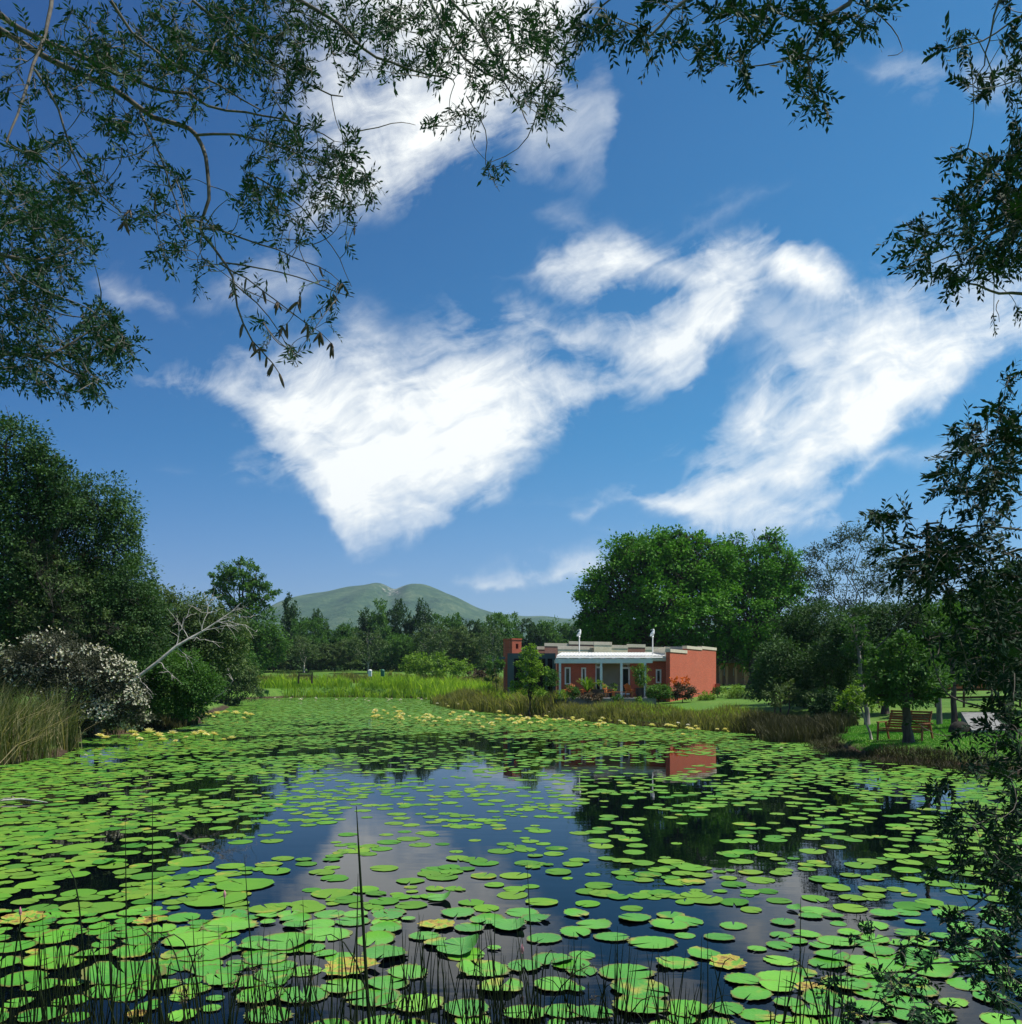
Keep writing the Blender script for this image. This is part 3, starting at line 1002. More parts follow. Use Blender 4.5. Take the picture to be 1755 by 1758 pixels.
# --- far treeline: eight models, then copies
def far_tree(name, label, H, W, mat, seed, shape):
    rg = np.random.default_rng(seed)
    root = thing(name, (0, 0, 0), label, 'tree', 'trees in the far treeline')
    if shape == 'round':
        bl = [(0, 0, H * .66, W * .5, W * .5, H * .30), (-W * .25, .3, H * .5, W * .3, W * .3, H * .24), (W * .27, -.3, H * .46, W * .3, W * .3, H * .24), (0.1, -.4, H * .32, W * .42, W * .4, H * .22)]
    elif shape == 'tall':
        bl = [(0, 0, H * .82, W * .26, W * .26, H * .18), (-W * .12, 0, H * .6, W * .36, W * .36, H * .2), (W * .14, .2, H * .52, W * .36, W * .36, H * .2), (0, -.3, H * .33, W * .45, W * .42, H * .22), (0, -.2, H * .16, W * .4, W * .4, H * .12)]
    elif shape == 'wide':
        bl = [(-W * .25, 0, H * .62, W * .32, W * .3, H * .3), (W * .22, .2, H * .66, W * .32, W * .3, H * .32), (0, -.5, H * .45, W * .45, W * .35, H * .3), (-W * .36, -.2, H * .32, W * .2, W * .2, H * .2), (W * .38, 0, H * .36, W * .18, W * .2, H * .22), (0, -.6, H * .2, W * .45, W * .35, H * .16)]
    else:   # airy
        bl = [(0, 0, H * .72, W * .34, W * .3, H * .25), (-W * .28, 0, H * .55, W * .25, W * .25, H * .2), (W * .3, .1, H * .58, W * .22, W * .25, H * .2), (W * .05, -.3, H * .42, W * .36, W * .3, H * .18)]
    G = Geo()
    branches(G, rg, (0, 0, 0), bl, 0.2, per=4, fork=0.35, twig=(shape == 'airy'))
    G.build('trunk', MAT['pale_bark' if shape == 'airy' else 'bark'], root, smooth=True)
    G = Geo()
    if shape in ('round', 'wide'):
        crown(G, rg, [(a, b_, c, p_ * .8, q_ * .8, r_ * .8) for a, b_, c, p_, q_, r_ in bl], 0.46, k=1.6, aspect=0.6, clump=0.25, per=18, cut=-.9)
        bl = lobed(rg, bl, 9, .4)
    crown(G, rg, bl, 0.46 if shape != 'airy' else 0.4, k=4.6 if shape != 'airy' else 2.4, aspect=0.6, clump=0.2, per=24, cut=-0.9)
    G.build('crown', MAT[mat], root)
    return root


FT = [far_tree('treeline_tree', '', 11, 9, 'dark_leaf', 1, 'round'), far_tree('treeline_tree', '', 12, 7, 'dark_leaf', 2, 'tall'), far_tree('treeline_tree', '', 10, 13, 'mid_leaf', 3, 'wide'),
      far_tree('treeline_tree', '', 10, 9, 'olive_leaf', 4, 'airy'), far_tree('treeline_tree', '', 11, 10, 'mid_leaf', 5, 'round'), far_tree('treeline_tree', '', 10, 12, 'olive_leaf', 6, 'wide'),
      far_tree('treeline_tree', '', 12, 7.5, 'mid_leaf', 7, 'tall'), far_tree('treeline_tree', '', 11, 13, 'dark_leaf', 8, 'wide')]
FSIZE = [(11, 9), (12, 7), (10, 13), (10, 9), (11, 10), (10, 12), (12, 7.5), (11, 13)]
# model, column, top row, width in pixels, depth, label
FAR = [(7, 452, 1072, 70, 150, 'dark spreading treeline tree under the round-crowned tree on the left'),
       (1, 499, 1024, 44, 150, 'slim dark treeline tree standing just left of the mountain foot'),
       (4, 530, 1062, 60, 140, 'green rounded treeline tree right of the slim dark one'),
       (0, 545, 1050, 40, 165, 'small dark round tree poking above the canopy below the left mountain slope'),
       (2, 592, 1068, 70, 155, 'leafy green treeline tree behind the low bush under the mountain'),
       (1, 628, 1048, 46, 160, 'short dark treeline tree left of the pair under the mountain notch'),
       (6, 650, 1032, 52, 158, 'tall treeline tree with pointed top below the mountain summit'),
       (0, 686, 1034, 50, 162, 'dark rounded tree standing under the rocky notch of the mountain'),
       (1, 727, 1033, 46, 160, 'tall narrow dark tree right of the mountain notch'),
       (4, 765, 1056, 60, 165, 'mid green treeline tree right of the tall narrow one'),
       (7, 812, 1062, 84, 170, 'broad dark treeline tree under the right mountain slope'),
       (4, 862, 1054, 62, 165, 'rounded treeline tree above the red chimney tower'),
       (0, 905, 1066, 56, 172, 'dark treeline tree behind the grey garden wall'),
       (2, 942, 1062, 74, 175, 'pale green spreading tree behind the flat-roofed house'),
       (7, 985, 1070, 66, 178, 'treeline tree half hidden by the left edge of the great tree'),
       (5, 470, 1094, 74, 128, 'olive green scrubby tree at the left end of the far lawn'),
       (3, 522, 1092, 80, 126, 'grey-green airy tree on the lawn left of the distant bench'),
       (5, 575, 1100, 78, 132, 'olive tree leaning over the far lawn edge'),
       (3, 632, 1082, 76, 124, 'airy tree with crooked pale trunk beside the white bin'),
       (2, 690, 1086, 84, 136, 'full green tree behind the lime green bushes'),
       (3, 742, 1070, 84, 130, 'grey-green feathery tree above the lime green bushes'),
       (5, 800, 1080, 76, 134, 'olive tree between the lime green bushes and the house'),
       (3, 846, 1076, 60, 128, 'thin brownish airy tree left of the red chimney tower'),
       (2, 420, 1090, 80, 135, 'green tree partly hidden by the leaning bank shrubs on the left'),
       (2, 1655, 1098, 130, 105, 'sunlit green tree beyond the fence on the right'),
       (4, 1745, 1080, 120, 100, 'green tree beyond the parked car at the right edge'),
       (7, 1560, 1090, 120, 110, 'dark green tree behind the garden bench, beyond the fence'),
       (5, 1440, 1110, 110, 105, 'olive tree beyond the meadow, left of the pale leaning trunk')]
tr = random.Random(21)
used = set()
for (mdl, px, top, w, D, lab) in FAR:
    if px < 1000:
        D += 34 if D < 140 else 28        # beyond the strip of far lawn
    x = (px - CX) / FPX * D
    z0 = gz(x, D)
    h = CAMZ - (top - HY) / FPX * D - z0
    H0, W0 = FSIZE[mdl]
    sw = w / FPX * D / W0
    sz_ = h / (H0 * 0.97)
    if mdl in used:
        r_ = dup(FT[mdl], (x, D, z0), tr.random() * 6.28, (sw, sw, sz_), lab)
    else:
        r_ = FT[mdl]
        r_.location, r_.rotation_euler, r_.scale = (x, D, z0), (0, 0, tr.random() * 6.28), (sw, sw, sz_)
        r_['label'] = lab
        used.add(mdl)
# a wood too deep to count behind them
G = Geo()
rg = np.random.default_rng(77)
for i in range(170):
    px = rg.uniform(-300, 2100)
    D = rg.uniform(222, 275)
    x = (px - CX) / FPX * D
    z0 = gz(x, D)
    h = rg.uniform(6.0, 8.5)
    crown(G, rg, [(x, D, z0 + h * .5, 5.5, 4, h * .55)], 0.95, k=2.2, aspect=0.6, clump=0.25, per=14, cut=-0.3)
for i in range(150):
    px = rg.uniform(280, 1030)
    D = rg.uniform(176, 205)
    x = (px - CX) / FPX * D
    h = rg.uniform(2.2, 4.2)
    crown(G, rg, [(x, D, gz(x, D) + h * .45, 3.0, 2.2, h * .55)], 0.6, k=3.0, aspect=0.6, clump=0.25, per=14, cut=-0.6)
tag(G.build('wood', MAT['dark_leaf']), 'far dark wood closing the view behind the treeline', 'wood', kind='stuff')

MAT['grey_bark'] = noisy_mat('grey_bark', (0.09, 0.08, 0.07), (0.26, 0.24, 0.21), 7, 0.85, 0.2, 0.3, (1, 1, 0.3))
# --- trees of the middle distance
tree_px('plane_tree', 'huge dense bright green tree behind the left part of the flat-roofed house', 'tree',
        [(1120, 985, 95, 74), (1055, 1010, 62, 56), (1180, 975, 75, 64), (1075, 1065, 78, 48), (1150, 1055, 88, 62, -2), (1030, 1060, 40, 38), (1205, 1045, 65, 70, -1), (1120, 1095, 90, 38), (1110, 945, 60, 32), (1190, 935, 45, 26), (1060, 1110, 60, 34, 2), (1180, 1115, 70, 36, 2), (1020, 1085, 34, 34, 1), (1225, 975, 46, 46), (1150, 930, 34, 22), (1075, 958, 30, 24), (1020, 1020, 30, 30)],
        92, 1130, 8.6, 'big_leaf', 0.55, seed=31,k=4.2, clump=0.42, per=30, shell=0.45, lobes=13, shrink=.94, aspect=0.62)
tree_px('plane_tree', 'second huge dense green tree touching the first, above the right end of the house', 'tree',
        [(1305, 985, 68, 70), (1255, 1000, 60, 66), (1345, 1035, 48, 62), (1290, 1065, 80, 62, -2), (1240, 1085, 62, 50), (1345, 1095, 55, 50), (1322, 942, 30, 30), (1258, 950, 36, 30), (1350, 975, 26, 36), (1250, 1125, 56, 34, 2), (1330, 1130, 60, 40, 2)],
        95, 1290, 8.6, 'big_leaf', 0.5, seed=32,k=4.2, clump=0.42, per=30, shell=0.45, lobes=13, shrink=.94, aspect=0.62)
tree_px('umbrella_tree', 'lone round-topped tree with bare dark limbs rising above the left bank shrubs', 'tree',
        [(412, 978, 34, 18), (382, 992, 24, 18), (440, 1000, 26, 18), (412, 1004, 38, 20), (380, 1016, 22, 12), (456, 1022, 28, 14), (415, 1030, 36, 16), (440, 1046, 30, 14), (395, 1046, 24, 14)],
        124, 418, 7.5, 'mid_leaf', 0.36, seed=33, k=4.5, clump=0.4, shell=0.35, fork=0.6, lobes=7)
tree_px('broadleaf_tree', 'green tree below the lone round-topped tree, with dark hollows', 'tree',
        [(440, 1075, 36, 40), (410, 1100, 34, 36), (462, 1105, 30, 38), (436, 1128, 34, 26), (425, 1150, 36, 16)], 123, 436, 7.5, 'mid_leaf', 0.36, seed=34, k=4.5, clump=.4, lobes=8)
tree_px('gum_tree', 'tall airy grey-green tree with pale branching limbs right of the great green trees', 'tree',
        [(1470, 918, 30, 20), (1440, 935, 28, 18), (1405, 955, 26, 18, 1), (1385, 985, 24, 20), (1500, 945, 28, 20, -1), (1525, 975, 24, 18), (1455, 975, 34, 20, 1), (1420, 1005, 32, 22, -1), (1490, 1005, 36, 22), (1535, 1015, 24, 22, 1),
         (1400, 1040, 30, 20), (1450, 1045, 34, 22, 1), (1500, 1055, 32, 22, -1), (1425, 1085, 32, 22), (1480, 1095, 34, 22, 1), (1385, 1075, 22, 20)],
        58, 1490, 7.0, 'grey_leaf', 0.085, 'grey_bark', seed=35, k=2.4, clump=0.34, shell=0.1, fork=0.42, per=3, aspect=0.42)
tree_px('evergreen_tree', 'dark evergreen tree between the red end wall and the airy tree', 'tree',
        [(1395, 1085, 56, 58), (1360, 1120, 42, 52), (1420, 1130, 52, 50), (1330, 1150, 34, 34), (1385, 1165, 40, 26)], 54, 1385, 8.0, 'dark_leaf', 0.2, seed=36, k=6)
tree_px('evergreen_tree', 'dark evergreen tree behind the bench, under the airy tree', 'tree',
        [(1490, 1085, 62, 50), (1540, 1075, 50, 46), (1450, 1120, 46, 42), (1510, 1125, 55, 34), (1580, 1060, 40, 40)], 47, 1520, 8.5, 'dark_leaf', 0.2, seed=37, k=5)
tree_px('small_tree', 'small dense green tree with dark trunk growing in front of the wooden bench', 'tree',
        [(1555, 1130, 44, 36), (1520, 1160, 40, 34), (1590, 1165, 36, 40), (1556, 1185, 52, 32), (1545, 1105, 26, 20), (1590, 1200, 20, 20), (1512, 1192, 22, 18)],
        31.4, 1560, 11, 'mid_leaf', 0.19, seed=38, k=5, fork=0.62, clump=0.2)
tree_px('slim_tree', 'slim twin-leaved tree with thin bare trunk right of the wooden pole', 'tree',
        [(1640, 1075, 50, 42), (1620, 1110, 36, 34), (1672, 1105, 36, 36), (1600, 1065, 30, 30)], 37, 1640, 9, 'mid_leaf', 0.13, seed=39, k=2.6, fork=0.7, shell=0.2)
tree_px('evergreen_tree', 'dark overhanging evergreen tree at the right edge beyond the slab', 'tree',
        [(1700, 1060, 66, 52), (1755, 1080, 70, 70), (1690, 1115, 50, 36), (1745, 1150, 60, 50), (1800, 1120, 70, 80), (1660, 1040, 40, 34), (1740, 1005, 60, 40)],
        44, 1800, 11, 'dark_leaf', 0.25, seed=40, k=5.5)
tree_px('sapling', 'bright green sapling with thin leaning pale stem on the bench lawn', 'tree',
        [(1472, 1192, 28, 20), (1455, 1208, 22, 18), (1495, 1205, 18, 14)], 34, 1497, 11, 'lime_leaf', 0.05, 'pale_bark', seed=41, k=3.0, fork=0.8)
tree_px('leaning_tree', 'bare pale trunk leaning left between bench and dark bush', 'tree',
        [(1478, 1112, 30, 26), (1466, 1080, 26, 28)], 42, 1489, 9, 'mid_leaf', 0.12, 'grey_bark', seed=42, k=2.0, fork=0.85, shell=0.2)
tree_px('dark_bush', 'nearly black rounded bush at the end of the brown sedge', 'bush',
        [(1432, 1208, 28, 28), (1412, 1222, 20, 22), (1450, 1225, 20, 20)], 43, 1432, 10, 'dark_leaf', 0.06, seed=43, k=6)
for q, (px, D, top, lab) in enumerate([(1328, 47, 1172, 'slender young tree behind the brown sedge, nearest the house'), (1352, 48, 1165, 'twiggy young tree behind the sedge, second from the house'), (1395, 46, 1172, 'small open shrub beside the nearly black bush')]):
    tree_px('young_tree', lab, 'tree', [(px, top + 18, 22, 20), (px + 10, top + 34, 18, 14)], D, px, 8, 'olive_leaf', 0.05, seed=60 + q, k=1.6, fork=0.7, shell=0.2, group='young trees by the sedge')

for q, (bl, D, foot, mt, lab) in enumerate([
        ([(1335, 1165, 44, 36), (1310, 1185, 30, 26), (1365, 1190, 36, 26), (1345, 1130, 40, 34)], 51, 1340, 'dark_leaf', 'dark evergreen shrub filling the gap between house corner and dark trees'),
        ([(1415, 1165, 40, 40), (1445, 1190, 32, 28), (1390, 1195, 30, 24), (1430, 1130, 40, 34)], 49.5, 1420, 'dark_leaf', 'dark leafy shrub under the dark evergreen trees, beside the nearly black bush'),
        ([(1515, 1185, 36, 26), (1480, 1170, 34, 30), (1545, 1170, 30, 30)], 56, 1515, 'dark_leaf', 'dense dark shrub behind the bench, left of the fence opening'),
        ([(1625, 1165, 30, 20), (1600, 1175, 24, 16), (1660, 1160, 26, 18)], 66, 1625, 'mid_leaf', 'green shrub behind the rail fence, right of the wooden pole'),
        ([(1735, 1170, 34, 26), (1700, 1150, 30, 30), (1770, 1160, 40, 40)], 56, 1735, 'dark_leaf', 'dark shrub at the right picture edge beyond the ramp')]):
    tree_px('understory_shrub', lab, 'shrub', bl, D, foot, 9, mt, 0.06, seed=180 + q, k=4.5, clump=.25, group='dark shrubs under the right-hand trees')

# --- left bank
tree_px('bank_tree', 'tall dark leafy tree at the left picture edge, above the cream-flowered bush', 'tree',
        [(10, 765, 70, 56), (62, 800, 40, 46), (-30, 850, 80, 80), (30, 890, 64, 64), (20, 980, 80, 70), (-20, 1080, 90, 90), (60, 1040, 60, 50), (88, 840, 40, 46), (110, 890, 44, 44)], 41, 10, 10, 'dark_leaf', 0.25, seed=51, k=4.2, clump=0.2, shell=0.35)
tree_px('bank_tree', 'rounded airy tree with grey twigs, second from the left edge', 'tree',
        [(170, 868, 64, 56), (205, 900, 38, 44), (140, 915, 60, 50), (195, 950, 58, 46), (125, 850, 36, 36), (228, 990, 46, 40), (150, 1000, 64, 50), (200, 1040, 60, 44), (120, 1060, 60, 50)], 43, 130, 9, 'dark_leaf', 0.13, 'bark', seed=52, k=3.6, clump=0.22, shell=0.3, per=9)
tree_px('dead_crowned_tree', 'half-dead brownish twiggy tree between the two tall bank trees', 'tree',
        [(80, 860, 50, 54), (60, 930, 60, 50), (100, 980, 56, 44)], 42, 70, 8, 'dry_leaf', 0.09, 'twig', seed=53, k=1.8, shell=0.1, per=14)
tree_px('bank_tree', 'broad grey-green tree mass behind the cream-flowered bush', 'tree',
        [(60, 1050, 80, 66), (140, 1060, 72, 60), (210, 1050, 66, 54), (30, 1120, 60, 50), (120, 1120, 70, 40), (220, 1100, 60, 40), (160, 1010, 60, 40)], 44, 110, 8, 'olive_leaf', 0.14, 'twig', seed=54, k=4.4, clump=0.2, shell=0.35, per=10)
tree_px('willow_shrub', 'grey-green feathery shrub sloping down to the fallen dead tree', 'shrub',
        [(300, 1060, 66, 46), (255, 1085, 52, 52), (350, 1070, 50, 42), (395, 1090, 36, 36), (330, 1110, 70, 44), (270, 1025, 34, 26), (370, 1130, 50, 40), (300, 1140, 60, 40)], 52, 310, 8, 'olive_leaf', 0.10, 'twig', seed=55, k=4.6, clump=0.2, shell=0.4, per=10)
tree_px('bank_shrub', 'deep green shrub at the water behind the fallen dead trunk', 'shrub',
        [(255, 1150, 60, 44), (305, 1160, 58, 42), (340, 1180, 46, 36), (285, 1205, 52, 38), (330, 1215, 36, 24), (245, 1195, 40, 40)], 47, 245, 8.5, 'mid_leaf', 0.08, seed=56, k=5, clump=0.2, shell=0.45)
tree_px('bank_shrub', 'low brownish green shrub leaning over the water at the end of the left bank', 'shrub',
        [(385, 1165, 40, 30), (350, 1190, 34, 28), (405, 1190, 30, 22), (375, 1208, 40, 14), (420, 1150, 22, 22), (430, 1180, 20, 18)], 90, 378, 7, 'olive_leaf', 0.07, seed=57, k=3.4, clump=0.22, shell=0.4)
MAT['bush_grey'] = leaf_mat('grey_bush_leaf', [(0.03, 0.038, 0.022), (0.06, 0.068, 0.04), (0.10, 0.105, 0.07)], 0.15, patch=0.8, tint=0)
tree_px('bank_tree', 'dark green leafy tree filling the bank between the tall rounded tree and the feathery shrub', 'tree',
        [(215, 1010, 46, 40), (180, 1060, 60, 50), (245, 1050, 44, 44), (110, 1010, 60, 54), (60, 960, 60, 56), (230, 1100, 60, 50), (150, 1120, 60, 40), (20, 1060, 50, 60)], 41.5, 170, 8, 'dark_leaf', 0.13, 'twig', seed=59, k=4.5, clump=0.2, shell=0.3, per=12)
tree_px('bank_shrub', 'mid green round-topped shrub under the lone round-topped tree', 'shrub',
        [(385, 1120, 44, 40), (345, 1130, 44, 40), (410, 1150, 34, 36), (360, 1165, 44, 30)], 92, 378, 7, 'mid_leaf', 0.1, seed=158, k=5, clump=0.2, shell=0.4)
tree_px('bank_shrub', 'low dark green shrub behind the tall left reeds', 'shrub',
        [(20, 1150, 60, 50), (90, 1160, 56, 44), (-40, 1160, 60, 60), (150, 1150, 50, 40)], 45.5, 50, 8, 'mid_leaf', 0.08, 'twig', seed=159, k=5, clump=0.2, shell=0.4, per=9)
tree_px('twiggy_shrub', 'bare grey twiggy shrub tangled in front of the dark left bank trees', 'shrub',
        [(60, 1060, 60, 44), (140, 1075, 56, 40), (110, 1000, 56, 40), (205, 1080, 46, 36), (60, 960, 44, 50)], 40, 110, 7, 'olive_leaf', 0.022, 'twig', seed=160, k=0.5, shell=0.1, per=26)
# the flowering bush carries cream florets over its leaves
root = tree_px('flowering_bush', 'wide bush covered with cream white florets on the left bank', 'bush',
               [(185, 1165, 50, 36), (130, 1190, 56, 46), (150, 1150, 60, 40), (40, 1170, 50, 36), (205, 1200, 42, 34), (225, 1222, 30, 28), (165, 1228, 54, 28), (60, 1140, 60, 36), (90, 1110, 50, 28), (100, 1225, 40, 30)],
               36.5, 112, 7, 'bush_grey', 0.07, 'dead_wood', seed=58, k=4.2, clump=0.2, shell=0.45, per=9)
G = Geo()
rg = np.random.default_rng(9)
for (px, py, rx, ry, n_) in [(190, 1160, 48, 34, 420), (150, 1145, 58, 38, 380), (40, 1165, 50, 36, 260), (205, 1198, 42, 34, 360), (228, 1222, 28, 28, 320), (165, 1226, 54, 28, 420), (60, 1130, 60, 34, 170), (90, 1105, 46, 26, 120), (110, 1190, 50, 44, 280), (100, 1225, 38, 28, 200)]:
    n_ = int(n_ * 0.95)
    d = unit(rg.normal(size=(n_, 3)))
    d[:, 1] = -np.abs(d[:, 1])
    c = P(px, py, 36.5)
    s = 36.5 / FPX
    p = c + d * np.array((rx * s, rx * s * .9, ry * s)) * (0.95 + 0.2 * rg.random((n_, 1)))
    keepb = (np.sin(p[:, 0] * 3.1 + p[:, 2] * 2.3) + np.sin(p[:, 2] * 4.7 - p[:, 0] * 1.9) + rg.normal(size=n_) * .5) > .05
    p, d = p[keepb], d[keepb]
    for _ in range(3):
        G.leaves(p, unit(rg.normal(size=p.shape) + d), d, 0.07 + 0.06 * rg.random(len(p)), 0.065)
b_ = G.build('blossoms', MAT['blossom'], root)
b_['kind'] = 'stuff'

# fallen dead tree
A = [P(q[0], q[1], 40.5 + q[2]) for q in [(196, 1190, 0), (236, 1163, 0), (270, 1137, .2), (302, 1110, .4), (324, 1097, .6), (346, 1085, .8), (372, 1068, 1.0), (398, 1050, 1.2), (414, 1035, 1.4)]]
root = thing('fallen_tree', A[0], 'bleached bare fallen tree leaning right over the bank shrubs', 'dead tree')
G = Geo().tube(A, [.085, .08, .075, .07, .06, .048, .034, .02, .01], 7)
G.build('trunk', MAT['dead_wood'], root, smooth=True)
rg = np.random.default_rng(4)
for (i, e) in [(5, (366, 1025)), (5, (420, 1075)), (6, (430, 1060)), (4, (300, 1060)), (4, (370, 1105)), (6, (410, 1085)), (3, (330, 1140)), (5, (345, 1040)), (2, (300, 1165)), (7, (425, 1042)), (6, (440, 1085)), (3, (318, 1062)), (1, (262, 1200))]:
    G = Geo()
    q = limb(G, rg, A[i], P(e[0], e[1], 40.5 + rg.uniform(-1, 1.5)), 0.022, 0.006, 0.08, 8, 5, 0.03)
    for _ in range(6):
        s = q[rg.integers(2, 8)]
        limb(G, rg, s, s + unit(rg.normal(size=3) + (q[-1] - q[0]) * 0.7) * rg.uniform(.3, .9), 0.013, 0.005, 0.03, 5, 3, 0.04)
    G.build('branch', MAT['dead_wood'], root, smooth=True)
# drowned branch at the far end of the left bank, floating stick on the left
A = [P(q[0], q[1], 56) for q in [(338, 1213), (360, 1205), (385, 1188), (400, 1168), (392, 1152)]]
G = Geo().tube(A, [.07, .06, .045, .03, .015], 5)
rg = np.random.default_rng(6)
for _ in range(9):
    s = np.array(A[rg.integers(1, 5)])
    limb(G, rg, s, s + unit(rg.normal(size=3) + np.array((.4, 0, .6))) * rg.uniform(.4, 1.3), .02, .006, .05, 5, 3)
tag(G.build('drowned_branch', MAT['dead_wood'], smooth=True), 'bare grey branch rising from the pads at the tip of the left bank', 'branch')
A = [(-11.9, 19.3, .02), (-11.5, 19.6, .06), (-11.1, 19.8, .07), (-10.75, 19.7, .05), (-10.4, 19.6, .02)]
G = Geo().tube(A, [.03, .03, .026, .02, .01], 6)
limb(G, rg, A[1], (-10.9, 19.2, .16), .015, .005, .05, 5, 4)
tag(G.build('floating_stick', MAT['dead_wood'], smooth=True), 'pale bare stick floating among the pads at the left picture edge', 'stick')

# --- lime green bushes on the far lawn edge
for q, (bl, D, foot, lab) in enumerate([
        ([(720, 1140, 26, 18), (708, 1150, 18, 14)], 141, 716, 'leftmost lime green bush on the far bank'),
        ([(752, 1142, 22, 17), (742, 1156, 20, 12)], 139, 750, 'lime green bush in the middle of the sunny group'),
        ([(790, 1146, 22, 14), (775, 1157, 24, 10)], 137, 785, 'lower lime green bush nearest the red-brown hedge')]):
    tree_px('lime_bush', lab, 'bush', bl, D, foot, 7, 'lime_leaf', 0.05, seed=80 + q, k=4, clump=0.25, group='lime green bushes on the far bank')
tree_px('hedge', 'low reddish-brown hedge between the lime bushes and the house', 'hedge', [(815, 1158, 16, 9), (838, 1158, 16, 9)], 118, 826, 6, 'dry_leaf', 0.04, seed=84, k=5)
tree_px('thin_tree', 'thin young tree left of the grey garden wall', 'tree', [(850, 1142, 14, 18), (846, 1160, 12, 14)], 82, 858, 6, 'mid_leaf', 0.05, seed=85, k=3, fork=.6)
tree_px('garden_tree', 'fresh green bushy tree in front of the grey wall and red tower', 'tree',
        [(912, 1122, 17, 14), (906, 1140, 21, 16), (914, 1160, 24, 17), (902, 1178, 24, 16), (922, 1150, 14, 20), (920, 1184, 18, 12)], 63.5, 908, 7, 'lime_leaf', 0.08, seed=86, k=3.6, clump=0.22, shell=.3)

# ------------------------------------------------------------------ reeds, sedge and grass
def blades(G, rg, X, Y, h, w, lean=0.25, seg=2, mi=0):
    """Bent tapering blades rising from the ground (or the water) at X, Y."""
    n = len(X)
    Z = np.maximum(ground_z(X, Y), -0.05) - 0.03
    a = rg.random(n) * 2 * math.pi
    l = h * lean * np.abs(rg.normal(size=n))
    d = np.stack([np.cos(a) * l, np.sin(a) * l, np.zeros(n)], -1)
    p0 = np.stack([X, Y, Z], -1)
    p1 = p0 + d * 0.3 + np.stack([0 * h, 0 * h, h * 0.55], -1)
    p2 = p0 + d + np.stack([0 * h, 0 * h, h * 0.97], -1)
    b = rg.random(n) * math.pi
    s = np.stack([np.cos(b), np.sin(b) * .5, 0 * b], -1) * w / 2
    V = np.stack([p0 - s, p0 + s, p1 + s * .8, p1 - s * .8, p2], 1).reshape(-1, 3)
    i = np.arange(n) * 5
    base = G.n
    G.add(V, np.stack([i, i + 1, i + 2, i + 3], -1), mi)
    T = np.stack([i + 3, i + 2, i + 4], -1) + base
    G.f.append(T)
    G.mi.append(np.full(n, mi, np.int32))


MAT['reed_green'] = leaf_mat('green_reed', [(0.14, 0.24, 0.02), (0.25, 0.40, 0.035), (0.42, 0.52, 0.08)], 0.55, patch=0.5, tint=0)
MAT['reed_brown'] = leaf_mat('brown_reed', [(0.09, 0.105, 0.03), (0.17, 0.17, 0.055), (0.30, 0.28, 0.10)], 0.5, patch=0.6, tint=0)
MAT['sedge'] = leaf_mat('dark_sedge', [(0.026, 0.03, 0.012), (0.058, 0.06, 0.023), (0.10, 0.095, 0.036)], 0.15, patch=0.7, tint=0)
MAT['reed_left'] = leaf_mat('left_reed', [(0.04, 0.065, 0.014), (0.10, 0.13, 0.034), (0.34, 0.31, 0.17)], 0.35, patch=0.8, tint=0)


def strip(rg, line, n, d0, d1):
    """Points along a line of (x, y), d0..d1 metres to its far side."""
    L = np.array(line, float)
    seg = np.linalg.norm(np.diff(L, axis=0), axis=1)
    i = rg.choice(len(seg), n, p=seg / seg.sum())
    t = rg.random(n)[:, None]
    p = L[i] * (1 - t) + L[i + 1] * t
    T = unit(L[i + 1] - L[i])
    nrm = np.stack([-T[:, 1], T[:, 0]], -1)
    nrm *= np.where(nrm[:, 1:2] < 0, -1, 1)
    p = p + nrm * (d0 + (d1 - d0) * rg.random(n))[:, None] + rg.normal(size=(n, 2)) * 0.15
    return p[:, 0], p[:, 1]


def bed(name, label, line, n, d0, d1, h0, h1, w, mat, seed, lean=0.42):
    rg = np.random.default_rng(seed)
    X, Y = strip(rg, line, n, d0, d1)
    pat = 0.75 + 0.35 * np.sin(X * 0.55 + np.sin(Y * 0.8)) * np.sin(Y * 0.6 + X * 0.2) + 0.12 * np.sin(X * 2.1)
    h = (h0 + (h1 - h0) * rg.random(n)) * pat
    G = Geo()
    blades(G, rg, X, Y, h, w, lean)
    tag(G.build(name, MAT[mat]), label, 'reeds', kind='stuff')


bed('green_reeds', 'bright yellow-green reeds along the far shore', [(-45, 112), (-35, 128), (-24, 132), (-14, 125), (-9, 112), (-8.2, 96)], 9000, -0.3, 6, 1.5, 2.3, 0.13, 'reed_green', 1)
bed('brown_grass', 'brown tall grass behind the bright far reeds', [(-46, 124), (-30, 139), (-12, 135), (-5, 118), (-2, 100), (1, 90)], 9000, 0, 9, 0.9, 1.5, 0.13, 'reed_brown', 2)
bed('brown_reeds', 'brown-green reed bed left of the house', [(-8.4, 97), (-7.2, 91), (-4.5, 79), (0.2, 68), (2.6, 63)], 8500, -0.4, 4.0, 1.0, 1.75, 0.08, 'reed_brown', 3)
bed('garden_reeds', 'fresh green reeds mixed into the bed before the house', [(-4.0, 84), (-1.0, 73), (1.4, 66)], 3600, 0.5, 4, 1.0, 1.8, 0.08, 'reed_green', 4)
bed('shore_sedge', 'brown-green sedge along the shore before the house', [(2.8, 63), (4.0, 60.5), (8.1, 51.6), (12.2, 45)], 10000, -0.4, 3.0, 0.5, 0.95, 0.05, 'reed_brown', 5)
bed('shore_grass', 'green grass tufts inside the shore sedge', [(4.4, 60.5), (8.4, 52), (11.2, 47)], 2600, 0.6, 3.4, 0.45, 0.85, 0.06, 'reed_green', 6)
bed('dark_sedge', 'dark brown sedge on the bank left of the bench', [(12.0, 45.6), (12.6, 44.6), (14.3, 41), (14.0, 38)], 17000, -0.5, 2.6, 0.4, 1.1, 0.03, 'sedge', 7, 0.4)
